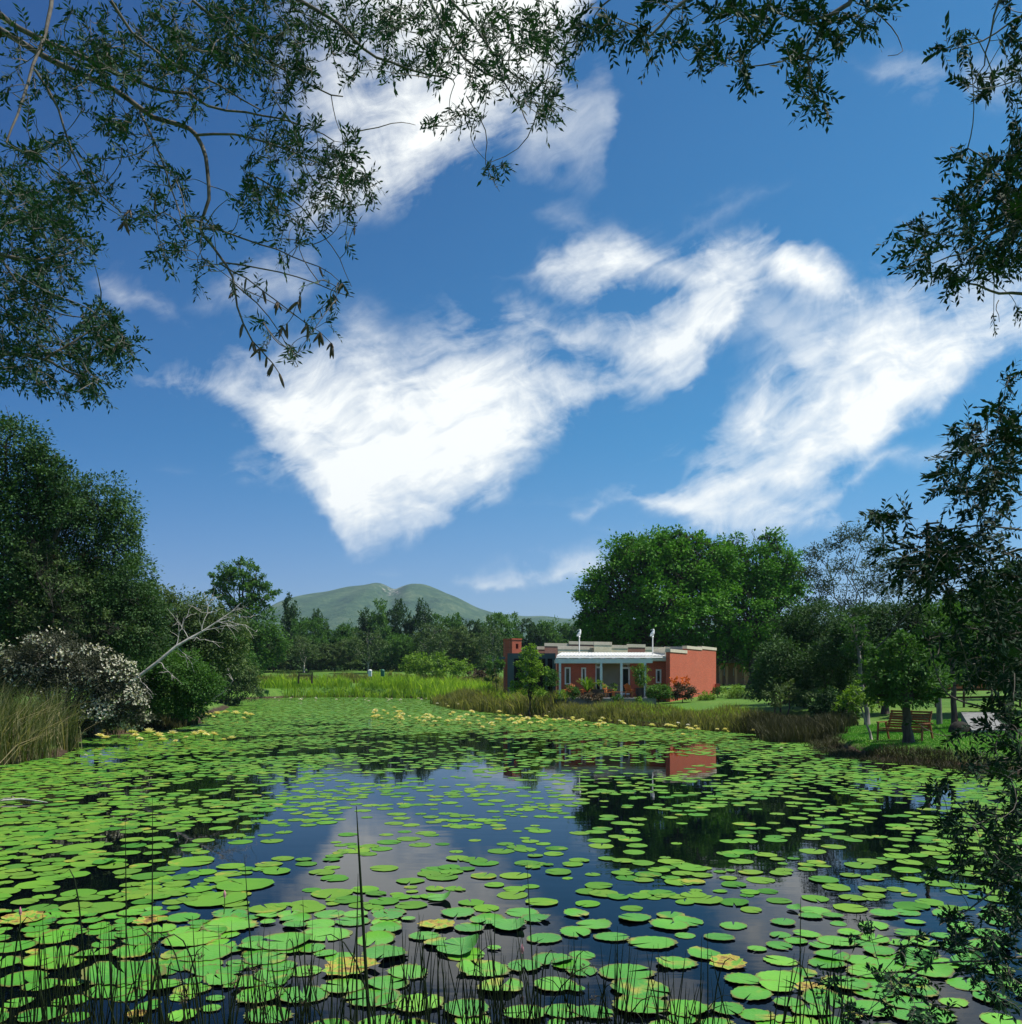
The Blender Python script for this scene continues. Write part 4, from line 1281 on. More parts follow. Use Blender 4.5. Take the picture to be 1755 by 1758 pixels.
bed('bank_sedge', 'dry brown tuft overhanging the water below the bench lawn', [(13.6, 38), (12.6, 35), (12.2, 33.4), (12.0, 30.8), (12.9, 29.4), (13.6, 28.2), (14.3, 26), (15, 23.4)], 9000, -0.5, 0.45, 0.14, 0.42, 0.022, 'sedge', 8, 0.7)
bed('left_reeds', 'tall green and straw-coloured reeds at the left edge', [(-22.6, 33), (-19.2, 31), (-16.8, 31.3), (-17.2, 28), (-17.8, 24)], 9500, -0.5, 3.6, 0.9, 2.6, 0.035, 'reed_left', 9, 0.4)
MAT['straw'] = leaf_mat('dry_straw', [(0.22, 0.17, 0.08), (0.36, 0.30, 0.16), (0.5, 0.44, 0.27)], 0.3, patch=0.8, tint=0)
bed('straw_reeds', 'bent dry straw-coloured blades scattered through the left edge reeds', [(-21.6, 33), (-18.7, 31), (-16.7, 31.2), (-17.1, 28)], 900, -0.5, 2.2, 0.7, 2.0, 0.03, 'straw', 11, 0.9)
bed('left_sedge', 'low brown sedge under the flowering bush', [(-20.8, 41), (-19.6, 46), (-20.2, 54)], 2600, -0.5, 1.0, 0.3, 0.8, 0.05, 'sedge', 10, 0.35)
# mown lawn blades near the bench
rg = np.random.default_rng(14)
n_ = 60000
X = rg.uniform(11.5, 22, n_)
Y = rg.uniform(27.0, 42, n_)
keep = pond_dist(X, Y) > 0.5
X, Y = X[keep], Y[keep]
G = Geo()
blades(G, rg, X, Y, 0.05 + 0.05 * rg.random(len(X)), 0.03, 0.4)
MAT['lawn'] = leaf_mat('lawn_grass', [(0.05, 0.19, 0.02), (0.085, 0.28, 0.03), (0.13, 0.35, 0.04)], 0.4, patch=0.9, tint=0)
tag(G.build('lawn', MAT['lawn']), 'bright mown lawn around the wooden bench', 'lawn', kind='stuff')
# ------------------------------------------------------------------ the brick house
def brick_mat(name, c1, c2, mortar, scale):
    m_, n, o = material(name)
    t = n.new('ShaderNodeTexCoord')
    x, y, z = n.sep(t.outputs['Object'])
    v = n.xyz(n.m('ADD', x, n.m('MULTIPLY', y, 0.8)), z, 0.0)
    b = n.new('ShaderNodeTexBrick')
    n.put(b.inputs['Vector'], v)
    b.inputs['Scale'].default_value = scale
    n.put(b.inputs['Color1'], c1)
    n.put(b.inputs['Color2'], c2)
    n.put(b.inputs['Mortar'], mortar)
    b.inputs['Mortar Size'].default_value = 0.012
    b.inputs['Brick Width'].default_value = 0.26
    b.inputs['Row Height'].default_value = 0.085
    ns = n.noise(t.outputs['Object'], 0.7, 5, 0.65)
    c = n.mix(n.mapr(ns, 0.35, 0.7, 0, 0.3), b.outputs[0], (0.34, 0.085, 0.05))
    principled(n, o, c, 0.85, 0.2, bump(n, b.outputs['Fac'], -0.2, 0.01))
    return m_


MAT['brick'] = brick_mat('red_brick', (0.60, 0.105, 0.05), (0.45, 0.075, 0.036), (0.46, 0.21, 0.14), 1.0)
MAT['brick_pink'] = brick_mat('weathered_brick', (0.33, 0.15, 0.11), (0.26, 0.12, 0.09), (0.30, 0.22, 0.18), 1.0)
MAT['beige'] = noisy_mat('cream_plaster', (0.68, 0.58, 0.40), (0.78, 0.69, 0.50), 1.5, 0.9, 0.2)
MAT['cap'] = noisy_mat('coping_stone', (0.55, 0.47, 0.36), (0.66, 0.58, 0.46), 3, 0.9, 0.2)
MAT['white'] = noisy_mat('white_paint', (0.74, 0.74, 0.72), (0.82, 0.82, 0.80), 4, 0.5, 0.4)
MAT['roof'] = noisy_mat('corrugated_roof', (0.60, 0.60, 0.57), (0.72, 0.72, 0.69), 0.8, 0.5, 0.4)
MAT['grey_wall'] = noisy_mat('grey_green_render', (0.085, 0.115, 0.11), (0.12, 0.15, 0.14), 1.2, 0.9, 0.2)
MAT['glass'] = noisy_mat('dark_glass', (0.012, 0.016, 0.018), (0.02, 0.026, 0.028), 1, 0.06, 0.5)
MAT['dark'] = noisy_mat('opening_shade', (0.012, 0.010, 0.009), (0.02, 0.017, 0.015), 2, 0.9, 0.1)
MAT['pole'] = noisy_mat('grey_pipe', (0.26, 0.28, 0.28), (0.36, 0.38, 0.38), 3, 0.5, 0.4)
MAT['terracotta'] = noisy_mat('orange_wood', (0.42, 0.15, 0.045), (0.58, 0.23, 0.07), 8, 0.6, 0.3, 0, (1, 1, 6))
MAT['bench_wood'] = noisy_mat('bench_wood', (0.12, 0.05, 0.022), (0.34, 0.13, 0.045), 6, 0.6, 0.3, 0.2, (8, 1, 1))
MAT['pot'] = noisy_mat('dark_pot', (0.03, 0.026, 0.024), (0.06, 0.05, 0.045), 5, 0.5, 0.4)
MAT['stone'] = noisy_mat('pale_concrete', (0.15, 0.15, 0.145), (0.26, 0.26, 0.25), 2.5, 0.9, 0.2, 0.2)
MAT['rock'] = noisy_mat('dark_rock', (0.018, 0.017, 0.014), (0.05, 0.047, 0.04), 6, 0.95, 0.1, 0.6)
MAT['fence'] = noisy_mat('dark_fence_wood', (0.05, 0.035, 0.025), (0.10, 0.07, 0.05), 5, 0.9, 0.2, 0.2, (1, 1, 5))


def hx(cx, D):
    return (840 + .2849 * cx - CX) / FPX * D


def hz(cy, D):
    return CAMZ - (1040 + .2849 * cy - HY) / FPX * D


FD = 68.0                                    # depth of the facade
ZB = 1.42                                    # foot of the walls
house = thing('brick_house', (hx(750, FD), FD, ZB), 'flat-roofed red brick house with a white pergola and stepped end wall beyond the pond', 'house')


def hbox(name, mat, cx0, cx1, cy0, cy1, D, thick=0.3, parent=None, z0=None):
    G = Geo().box((hx(cx0, D), D, hz(cy1, D) if z0 is None else z0), (hx(cx1, D), D + thick, hz(cy0, D)))
    return G.build(name, MAT[mat], parent or house)


# facade: brick either side of the recessed porch, with slots for the windows
zt = hz(330, FD) + 0.25
def wall_run(cx0, cx1, holes):
    G = Geo()
    edges = [cx0]
    for h_ in holes:
        edges += [h_[0], h_[1]]
    edges.append(cx1)
    for i in range(0, len(edges), 2):
        G.box((hx(edges[i], FD), FD, ZB - .3), (hx(edges[i + 1], FD), FD + .3, zt))
    for a, b_, t_, bt in holes:
        G.box((hx(a, FD), FD, hz(t_, FD)), (hx(b_, FD), FD + .3, zt))
        if bt < 520:
            G.box((hx(a, FD), FD, ZB - .3), (hx(b_, FD), FD + .3, hz(bt, FD)))
    return G


G = wall_run(408, 640, [(455, 491, 370, 475), (555, 584, 372, 478)])
G.build('facade_wall', MAT['brick'], house)
G = wall_run(850, 1088, [(903, 934, 381, 480), (1004, 1037, 383, 466)])
G.build('facade_wall', MAT['brick'], house)
for (a, b_, t_, bt) in [(455, 491, 370, 475), (555, 584, 372, 478), (903, 934, 381, 480), (1004, 1037, 383, 466)]:
    x0, x1, z0, z1 = hx(a, FD), hx(b_, FD), hz(bt, FD), hz(t_, FD)
    w_ = 0.11
    G = Geo()
    for lo, hi in [((x0, z0), (x0 + w_, z1)), ((x1 - w_, z0), (x1, z1)), ((x0 + w_, z1 - w_), (x1 - w_, z1)), ((x0 + w_, z0), (x1 - w_, z0 + w_))]:
        G.box((lo[0], FD - .03, lo[1]), (hi[0], FD + .1, hi[1]))
    win = G.build('window', MAT['white'], house)
    G = Geo().box((x0 + w_, FD + .05, z0 + w_), (x1 - w_, FD + .08, z1 - w_))
    G.build('pane', MAT['glass'], win)
# porch recess and its two glazed doors
G = Geo().box((hx(640, FD), FD + 1.6, ZB - .3), (hx(850, FD), FD + 1.8, zt))
G.box((hx(640, FD), FD + .3, ZB - .3), (hx(640, FD) + .2, FD + 1.6, zt)).box((hx(850, FD) - .2, FD + .3, ZB - .3), (hx(850, FD), FD + 1.6, zt))
G.build('porch_wall', MAT['beige'], house)
for (a, b_, t_, bt) in [(638, 684, 366, 535), (797, 850, 370, 535)]:
    x0, x1, z0, z1 = hx(a, FD), hx(b_, FD), hz(bt, FD), hz(t_, FD)
    w_ = 0.13
    G = Geo()
    for lo, hi in [((x0, z0), (x0 + w_, z1 + .35)), ((x1 - w_, z0), (x1, z1)), ((x0 + w_, z1 - w_), (x1 - w_, z1)), ((x0 + w_, z0), (x1 - w_, z0 + w_)), ((x0 + w_, z1 + .2), (x1, z1 + .35))]:
        G.box((lo[0], FD + .12, lo[1]), (hi[0], FD + .24, hi[1]))
    dr = G.build('door', MAT['white'], house)
    Geo().box((x0 + w_, FD + .16, z0 + w_), (x1 - w_, FD + .2, z1 - w_)).build('pane', MAT['glass'], dr)
    Geo().box((x1 - w_ - .02, FD + .05, z0 + 1.0), (x1 - w_ + .04, FD + .12, z0 + 1.12)).build('handle', MAT['pole'], dr)
# corrugated roof rising to the back, white fascia
yf, yb = FD - 0.9, FD + 9
zf, zb = hz(300, yf), hz(281, yb)
xa, xb = hx(405, yf), hx(1078, yf)
xs_ = np.arange(xa, xb, 0.045)
zz = 0.011 * np.cos(2 * math.pi * xs_ / 0.27)
V, n_ = [], len(xs_)
for (yy, z0) in ((yf, zf), (yb, zb)):
    for dz_ in (0.0, -0.04):
        V.append(np.stack([xs_ + (0.0 if yy == yf else 1.0), np.full(n_, yy), z0 + zz + dz_], -1))
V = np.concatenate(V)
i = np.arange(n_ - 1)
Fq = np.concatenate([np.stack([i, i + 1, 2 * n_ + i + 1, 2 * n_ + i], -1), np.stack([n_ + i, 3 * n_ + i, 3 * n_ + i + 1, n_ + i + 1], -1), np.stack([i, n_ + i, n_ + i + 1, i + 1], -1)])
Geo().add(V, Fq).build('roof', MAT['roof'], house, smooth=False)
G = Geo().box((xa + .05, yf + .06, zf - .36), (xb - .05, yf + .2, zf - .09))
G.tube([(xa, yf + .02, zf - .16), (xb, yf + .02, zf - .16)], 0.085, 6)
G.build('gutter', MAT['white'], house)
Geo().box((xa + .2, yf + .2, zf - .42), (xb - .1, FD + .3, zf - .34)).build('soffit', MAT['white'], house)
# end wall: stepped brick wall receding to the right, coping on each step
A0 = np.array((hx(1090, 66.6), 66.6))
A1 = np.array((hx(1367, 77.5), 77.5))
dirw = (A1 - A0) / np.linalg.norm(A1 - A0)
LW = np.linalg.norm(A1 - A0)
nw = np.array((-dirw[1], dirw[0])) * 0.32     # inwards
def endbox(G, t0, t1, z0, z1, out=0.0, inn=1.0):
    a, b_ = A0 + dirw * LW * t0, A0 + dirw * LW * t1
    nu = nw / np.linalg.norm(nw)
    a0, b0 = a - nu * out, b_ - nu * out
    a1, b1 = a + nw * inn + nu * out, b_ + nw * inn + nu * out
    V = [(*a0, z0), (*b0, z0), (*b1, z0), (*a1, z0), (*a0, z1), (*b0, z1), (*b1, z1), (*a1, z1)]
    return G.add(V, [(0, 3, 2, 1), (4, 5, 6, 7), (0, 1, 5, 4), (1, 2, 6, 5), (2, 3, 7, 6), (3, 0, 4, 7)])
steps = []
for (c0, c1, top) in [(1090, 1190, 283), (1190, 1280, 263), (1280, 1367, 265)]:
    # where along the wall those columns fall
    ts = []
    for c in (c0, c1):
        s = (840 + .2849 * c - CX) / FPX
        ts.append(float(np.clip((s * A0[1] - A0[0]) / (LW * (dirw[0] - s * dirw[1])), 0, 1)))
    Dm = A0[1] + dirw[1] * LW * (ts[0] + ts[1]) / 2
    steps.append((ts[0], ts[1], hz(top, Dm)))
for t0, t1, zt_ in steps:
    G = endbox(Geo(), t0, t1, ZB - .5, zt_)
    G.build('end_wall', MAT['brick'], house)
G = Geo()
for t0, t1, zt_ in steps:
    endbox(G, t0 - .004, t1 + .004, zt_ + .002, zt_ + .24, 0.05)
G.build('coping', MAT['cap'], house)
# brick return between facade and end wall, and its cream-coped top
G = Geo().box((hx(1040, FD) + 1.6, 66.9, ZB - .3), (A0[0] + .02, FD - .002, hz(300, FD)))
hbox('parapet', 'beige', 1062, 1092, 247, 300, 68.6, 6.0)
hbox('parapet', 'beige', 1092, 1190, 262, 300, 72.5, .3)
hbox('coping', 'cap', 1060, 1180, 246, 262, 72.4, .5)
# parapets behind the roof
for (a, b_, t_, bt, mt, D) in [(415, 632, 262, 330, 'beige', 78), (632, 738, 236, 330, 'beige', 79), (738, 835, 256, 330, 'beige', 80), (832, 940, 250, 330, 'brick_pink', 81), (335, 545, 243, 330, 'brick_pink', 83), (482, 632, 232, 330, 'brick_pink', 84), (935, 1068, 266, 330, 'beige', 82), (290, 340, 263, 330, 'brick_pink', 84)]:
    # each stands askew like the end wall, its right end further back
    for nm, ca, cb, z0_, z1_, out_, m2 in (('parapet', a, b_, ZB, hz(t_, D), 0.0, mt), ('coping', a - 2, b_ + 2, hz(t_, D) + .002, hz(t_, D) + .3, .05, 'cap')):
        xa_, xb_ = hx(ca, D), hx(cb, D)
        w_ = xb_ - xa_
        D2 = D + .5 * w_
        xb_ = hx(cb, D2)
        V = [(xa_, D - out_, z0_), (xb_, D2 - out_, z0_), (xb_, D2 + .35 + out_, z0_), (xa_, D + .35 + out_, z0_), (xa_, D - out_, z1_), (xb_, D2 - out_, z1_), (xb_, D2 + .35 + out_, z1_), (xa_, D + .35 + out_, z1_)]
        Geo().add(V, [(0, 3, 2, 1), (4, 5, 6, 7), (0, 1, 5, 4), (1, 2, 6, 5), (2, 3, 7, 6), (3, 0, 4, 7)]).build(nm, MAT[m2], house)
# pergola on four white posts
PD = 65.0
pz = hz(345, PD)
pergola = Geo().box((hx(400, PD), PD, pz), (hx(985, PD), PD + .12, pz + .3)).build('pergola_beam', MAT['white'], house)
Geo().box((hx(404, PD), FD - .17, pz + .02), (hx(978, PD), FD - .05, pz + .28)).build('pergola_beam', MAT['white'], house)
for k_ in range(9):
    c = 408 + k_ * 71
    Geo().box((hx(c, PD), PD - .1, pz + .302), (hx(c, PD) + .07, FD - .1, pz + .37)).build('rafter', MAT['white'], house)
for c in (427, 675, 797, 940):
    Geo().box((hx(c, PD) - .08, PD + .0, ZB - .5), (hx(c, PD) + .08, PD + .16, pz - .002)).build('post', MAT['white'], house)
# two vent pipes with white bird-shaped cowls
for c in (543, 985):
    yv = FD + (5.5 if c < 700 else 2.0)
    x = hx(c, yv)
    z0, z1 = hz(300, yv), hz(186, yv)
    vp = Geo().tube([(x, yv, z0), (x, yv, z1)], .055, 8).build('vent_pipe', MAT['pole'], house, smooth=True)
    q = np.array([(-.42, -.16), (-.28, -.03), (-.08, .16), (.06, .36), (.12, .55), (.16, .72), (.10, .86), (.02, .93)])
    r_ = np.array([.04, .14, .24, .24, .17, .13, .14, .03])
    G = Geo().tube(np.stack([x + q[:, 0] * .52, np.full(8, yv), z1 + .12 + q[:, 1] * .52], -1), r_ * .6, 8)
    G.leaves([(x - .02, yv, z1 + .56)], [(-1, 0, -.15)], [(0, 1, 0)], .18, .07)
    G.tube([(x, yv, z1 - .06), (x, yv, z1 + .12)], (.075, .09), 8)
    G.build('cowl', MAT['white'], vp, smooth=True)
# grey-green garden wall with openings, red tower behind it
GD = 76.0
for (a, b_, t_, bt) in [(110, 150, 286, 470), (150, 400, 286, 318), (205, 240, 318, 470), (340, 352, 318, 470), (382, 402, 318, 470)]:
    hbox('grey_wall', 'grey_wall', a, b_, t_, bt, GD, .5, z0=(ZB - .5 if bt > 400 else None))
hbox('porch_wall', 'dark', 150, 400, 318, 470, GD + 2.5, .2, z0=ZB - .5)  # near-black back panel: shade inside the openings put into its colour
hbox('parapet', 'grey_wall', 60, 97, 308, 320, GD - .2, .5)
TD = 82.0
c0 = np.array((hx(138, TD), TD))
R30 = math.radians(32)
ex, ey = np.array((math.cos(R30), math.sin(R30))), np.array((-math.sin(R30), math.cos(R30)))
wr = (hx(195, TD) - hx(138, TD)) / math.cos(R30)
wl = (hx(138, TD) - hx(85, TD)) / math.sin(R30)
zt_ = hz(205, TD)
def rotbox(G, u0, u1, v0, v1, z0, z1):
    q = [c0 + ex * u + ey * v for u, v in ((u0, v0), (u1, v0), (u1, v1), (u0, v1))]
    V = [(*p, z0) for p in q] + [(*p, z1) for p in q]
    return G.add(V, [(0, 3, 2, 1), (4, 5, 6, 7), (0, 1, 5, 4), (1, 2, 6, 5), (2, 3, 7, 6), (3, 0, 4, 7)])
hu0, hu1, hz0, hz1 = wr * .40, wr * .68, hz(258, TD), hz(228, TD)
G = rotbox(Geo(), 0, hu0, 0, .4, ZB, zt_)
rotbox(G, hu1, wr, 0, .4, ZB, zt_)
rotbox(G, hu0, hu1, 0, .4, ZB, hz0)
rotbox(G, hu0, hu1, 0, .4, hz1, zt_)
rotbox(G, 0, .4, .4, wl, ZB, zt_)
rotbox(G, wr - .4, wr, .4, wl, ZB, zt_)
rotbox(G, .4, wr - .4, wl - .4, wl, ZB, zt_)
tw = G.build('chimney_tower', MAT['brick'], house)
rotbox(Geo(), -.04, wr + .04, -.04, wl + .04, zt_ + .002, zt_ + .14).build('coping', MAT['brick'], tw)
# small plinth wall at the right end
hbox('plinth', 'brick', 1367, 1392, 470, 560, 76.5, .5, z0=ZB - .5)
# terrace slab
Geo().box((hx(400, PD), PD - 1.2, ZB - .6), (hx(990, PD), FD - .01, ZB - .06)).build('terrace', MAT['stone'], house)

# --- terrace furniture and pots
def chair_parts(root, x, y, z, rot, s=1.0):
    R = np.array(((math.cos(rot), -math.sin(rot), 0), (math.sin(rot), math.cos(rot), 0), (0, 0, 1)))
    def T(p):
        return tuple((R @ (np.array(p) * s)) + np.array((x, y, z)))
    G = Geo()
    for k_ in range(5):
        G.bar(T((-.3, -.26 + k_ * .13, .40 - k_ * .012)), T((.3, -.26 + k_ * .13, .40 - k_ * .012)), .11 * s, .03 * s)
    G.build('seat', MAT['terracotta'], root)
    G = Geo()
    for k_ in range(5):
        a = (k_ - 2) * .115
        G.bar(T((a * .8, .30, .36)), T((a * 1.25, .52, 1.02 - .05 * abs(k_ - 2))), .095 * s, .025 * s, up=(0, 1, .3))
    G.bar(T((-.27, .385, .62)), T((.27, .385, .62)), .06 * s, .03 * s)
    G.build('backrest', MAT['terracotta'], root)
    for sx in (-1, 1):
        Geo().bar(T((sx * .34, -.32, .58)), T((sx * .34, .36, .57)), .11 * s, .03 * s).build('armrest', MAT['terracotta'], root)
        Geo().bar(T((sx * .30, -.27, 0)), T((sx * .31, -.27, .565)), .06 * s, .05 * s).build('leg', MAT['terracotta'], root)
        Geo().bar(T((sx * .30, .42, 0)), T((sx * .31, .28, .555)), .06 * s, .05 * s).build('leg', MAT['terracotta'], root)


for (cx, D, rot, lab) in [(710, 66.4, .5, 'orange wooden garden chair with fan back beside the recessed porch doors'),
                          (575, 66.3, -.6, 'orange wooden garden chair left of the palm pot on the terrace'),
                          (862, 65.9, 2.2, 'orange wooden garden chair right of the low table, turned away'),
                          (478, 66.5, -.4, 'orange wooden garden chair at the left end of the terrace')]:
    root = thing('garden_chair', (hx(cx, D), D, ZB - .06), lab, 'chair', 'wooden chairs on the terrace')
    chair_parts(root, hx(cx, D), D, ZB - .06, rot, 1.05)
root = thing('garden_table', (hx(805, 65.4), 65.4, ZB - .06), 'low slatted orange wooden table on the terrace', 'table')
x, y = hx(805, 65.4), 65.4
G = Geo()
for k_ in range(6):
    G.box((x - .8, y - .42 + k_ * .145, ZB + .36), (x + .8, y - .30 + k_ * .145, ZB + .40))
G.build('table_top', MAT['terracotta'], root)
for sx in (-1, 1):
    for sy in (-1, 1):
        Geo().box((x + sx * .68 - .035, y + sy * .33 - .035, ZB - .06), (x + sx * .68 + .035, y + sy * .33 + .035, ZB + .358)).build('leg', MAT['terracotta'], root)


def pot(px_c, D, r, h, lab, plant):
    x, y, z = hx(px_c, D), D, ZB - .06
    root = thing('potted_plant', (x, y, z), lab, 'potted plant')
    Geo().tube([(x, y, z + .001), (x, y, z + h * .5), (x, y, z + h * .9), (x, y, z + h)], (r * .7, r * .95, r, r * 1.06), 10).build('pot', MAT['pot'], root, smooth=True)
    G = Geo()
    plant(G, x, y, z + h)
    G.build('leaves', MAT['lime_leaf'], root)


def spiky(n_, L, w, up_=.5):
    def f(G, x, y, z):
        rg = np.random.default_rng(int(x * 100) % 1000)
        for k_ in range(n_):
            a = rg.random() * 6.283
            e = up_ + rg.random() * .9
            d = np.array((math.cos(a) * math.cos(e), math.sin(a) * math.cos(e), math.sin(e)))
            p0 = np.array((x, y, z))
            p1 = p0 + d * L * .55
            p2 = p1 + (d + np.array((0, 0, -.45))) * L * .5
            s = np.cross(d, (0, 0, 1.0))
            s = s / (np.linalg.norm(s) + 1e-6) * w / 2
            b0 = G.n
            G.add([p0 - s * .5, p0 + s * .5, p1 + s, p1 - s, p2], [(0, 1, 2, 3)])
            G.f.append(np.array([(3, 2, 4)]) + b0)
            G.mi.append(np.zeros(1, np.int32))
    return f


def leafy(rx, rz, leaf=.14, k=3.5):
    def f(G, x, y, z):
        crown(G, np.random.default_rng(int(abs(x) * 77) % 999), [(x, y, z + rz * .8, rx, rx, rz)], leaf, k=k, clump=.3, cut=-1)
    return f


pot(592, 65.0, .26, .45, 'palm-like plant with arching fronds in a dark pot on the terrace', spiky(46, 1.5, .12))
pot(655, 64.8, .5, .65, 'big round dark tub with trailing pale green plant left of the orange chair', leafy(.62, .3))
pot(915, 65.4, .42, .75, 'square-shouldered dark pot with climbing green plant beside the right pergola post', leafy(.5, 1.1))
pot(745, 67.0, .3, .5, 'small dark pot with leafy plant in the porch shade', leafy(.3, .35))

# --- planting in front of the house
tree_px('round_shrub', 'dense dark green rounded shrub in front of the right facade window', 'shrub', [(1131, 1187, 17, 13), (1121, 1192, 12, 10), (1142, 1191, 12, 11)], 64.2, 1131, 5, 'mid_leaf', .05, seed=91, k=5, clump=.25)
root = tree_px('canna_plant', 'dark-leaved flowering plant with orange blooms against the sunlit red wall', 'plant', [(1172, 1188, 20, 13), (1160, 1187, 12, 14), (1186, 1192, 11, 10)], 65.0, 1172, 7, 'dry_leaf', .04, seed=92, k=5, clump=.25)
MAT['orange_bloom'] = leaf_mat('orange_bloom', [(0.55, 0.09, 0.02), (0.75, 0.20, 0.03)], .2, tint=0)
rg = np.random.default_rng(5)
for k_ in range(26):
    q = P(1152 + rg.random() * 38, 1163 + rg.random() * 12, 64.6 + rg.random())
    G = Geo().leaves(np.repeat(q[None], 6, 0), unit(rg.normal(size=(6, 3))), rg.normal(size=(6, 3)), .2, .13)
    G.build('bloom', MAT['orange_bloom'], root)
for q, (px, py, rx, ry, D, mt, lab) in enumerate([
        (984, 1184, 13, 12, 64, 'mid_leaf', 'leafy green shrub before the left end of the terrace'),
        (966, 1188, 10, 8, 63.6, 'lime_leaf', 'small pale green shrub at the left pergola post'),
        (1008, 1190, 12, 7, 63.6, 'dry_leaf', 'low dark red-leaved plant before the terrace'),
        (1030, 1192, 12, 6, 63.5, 'dry_leaf', 'low purple-brown plant under the big tub'),
        (1060, 1193, 12, 5, 63.5, 'mid_leaf', 'low green border plant below the orange table'),
        (1094, 1195, 9, 4, 63.4, 'lime_leaf', 'small pale border plant near the right pergola post'),
        (1212, 1190, 14, 9, 66.5, 'lime_leaf', 'spreading green plant at the foot of the red end wall'),
        (1232, 1186, 9, 12, 70, 'mid_leaf', 'upright green plant at the corner of the red end wall'),
        (1258, 1184, 18, 14, 68, 'lime_leaf', 'spiky pale green clump right of the red end wall'),
        (1280, 1192, 14, 9, 67, 'olive_leaf', 'low olive shrub right of the spiky clump'),
        (945, 1160, 12, 16, 64, 'mid_leaf', 'dark green shrub between the fresh green tree and the terrace'),
        (1302, 1180, 12, 14, 66, 'olive_leaf', 'feathery grey-green plant near the sedge'),
        (1316, 1150, 20, 18, 85, 'dark_leaf', 'dark shrub before the distant pillared building')]):
    tree_px('border_shrub', lab, 'shrub', [(px, py + 5, rx, ry), (px + rx * .3, py + 5 + ry * .4, rx * .7, ry * .6)], D, px, 5, mt, .03, seed=100 + q, k=4, clump=.25, group='shrubs planted around the house')
G = Geo()
rg = np.random.default_rng(8)
# climbing plant on the right pergola post
x, y = hx(936, PD), PD - .1
pts = [(x + .1 * math.sin(t * 3), y, ZB + t) for t in np.linspace(0, 2.4, 10)]
root = thing('climber', (x, y, ZB), 'green climbing plant on the pergola beside the right facade window', 'climbing plant')
Geo().tube(pts, .02, 5).build('stem', MAT['bark'], root)
crown(G, rg, [(x - .35, y, ZB + 1.5, .5, .2, .6), (x - .45, y, ZB + 2.1, .6, .3, .35)], .14, k=2.6, clump=.3, cut=-1)
G.build('leaves', MAT['mid_leaf'], root)

# --- second brick building with pillars, beyond
BD = 108.0
bz = gz(hx(1500, BD), BD)
root = thing('pillared_building', (hx(1500, BD), BD, bz), 'distant salmon brick building with a pillared veranda seen under the big trees', 'building')
def bbox(name, mat, a, b_, t_, bt, dy, th, par=None):
    return Geo().box((hx(a, BD), BD + dy, hz(bt, BD) if bt else bz - .5), (hx(b_, BD), BD + dy + th, hz(t_, BD))).build(name, MAT[mat], par or root)
MAT['salmon'] = brick_mat('salmon_brick', (0.48, 0.20, 0.12), (0.42, 0.17, 0.10), (0.45, 0.32, 0.25), 1.0)
bbox('wall', 'salmon', 1385, 1640, 345, 0, 3.2, .4)
bbox('roof', 'fence', 1370, 1655, 322, 345, -.4, 4.4)
for c in (1400, 1435, 1490, 1545, 1610):
    bbox('pillar', 'salmon', c - 7, c + 7, 346, 0, .2, .5)
for c in (1462, 1520, 1578):
    w = bbox('window', 'white', c - 10, c + 10, 372, 420, 3.12, .07)
    bbox('pane', 'glass', c - 7, c + 7, 377, 415, 3.09, .025, w)

# ------------------------------------------------------------------ bench, pole, fence, slab, car
bx_c, by_c = (1552 - CX) / FPX * 32.6, 32.6
bz0 = gz(bx_c, by_c)
root = thing('garden_bench', (bx_c, by_c, bz0), 'wooden slatted garden bench on the lawn, partly hidden by a small tree', 'bench')
rot = math.radians(-52)
R = np.array(((math.cos(rot), -math.sin(rot), 0), (math.sin(rot), math.cos(rot), 0), (0, 0, 1)))
def T(p):
    return tuple((R @ np.array(p)) + np.array((bx_c, by_c, bz0)))
HWB = .80
G = Geo()
for k_ in range(5):
    G.bar(T((-HWB, -.30 + k_ * .125, .44 - k_ * .012)), T((HWB, -.30 + k_ * .125, .44 - k_ * .012)), .10, .03)
G.build('seat', MAT['bench_wood'], root)
G = Geo()
for k_ in range(7):
    t = k_ / 6
    G.bar(T((-HWB, .27 + .26 * t, .50 + .56 * t)), T((HWB, .27 + .26 * t, .50 + .56 * t)), .03, .07)
for sx in (-1, 0, 1):
    G.bar(T((sx * (HWB - .04), .28, .40)), T((sx * (HWB - .04), .575, 1.10)), .05, .045, up=(0, 1, 0))
G.build('backrest', MAT['bench_wood'], root)
for sx in (-1, 1):
    Geo().bar(T((sx * (HWB + .05), -.36, .66)), T((sx * (HWB + .05), .40, .66)), .09, .035).build('armrest', MAT['bench_wood'], root)
    Geo().bar(T((sx * (HWB + .05), -.34, -.03)), T((sx * (HWB + .05), -.29, .64)), .06, .06).build('leg', MAT['bench_wood'], root)
    Geo().bar(T((sx * (HWB + .05), .50, -.03)), T((sx * (HWB + .05), .26, .64)), .06, .06).build('leg', MAT['bench_wood'], root)
Geo().bar(T((-HWB - .02, -.3, .36)), T((HWB + .02, -.3, .36)), .04, .07).build('rail', MAT['bench_wood'], root)

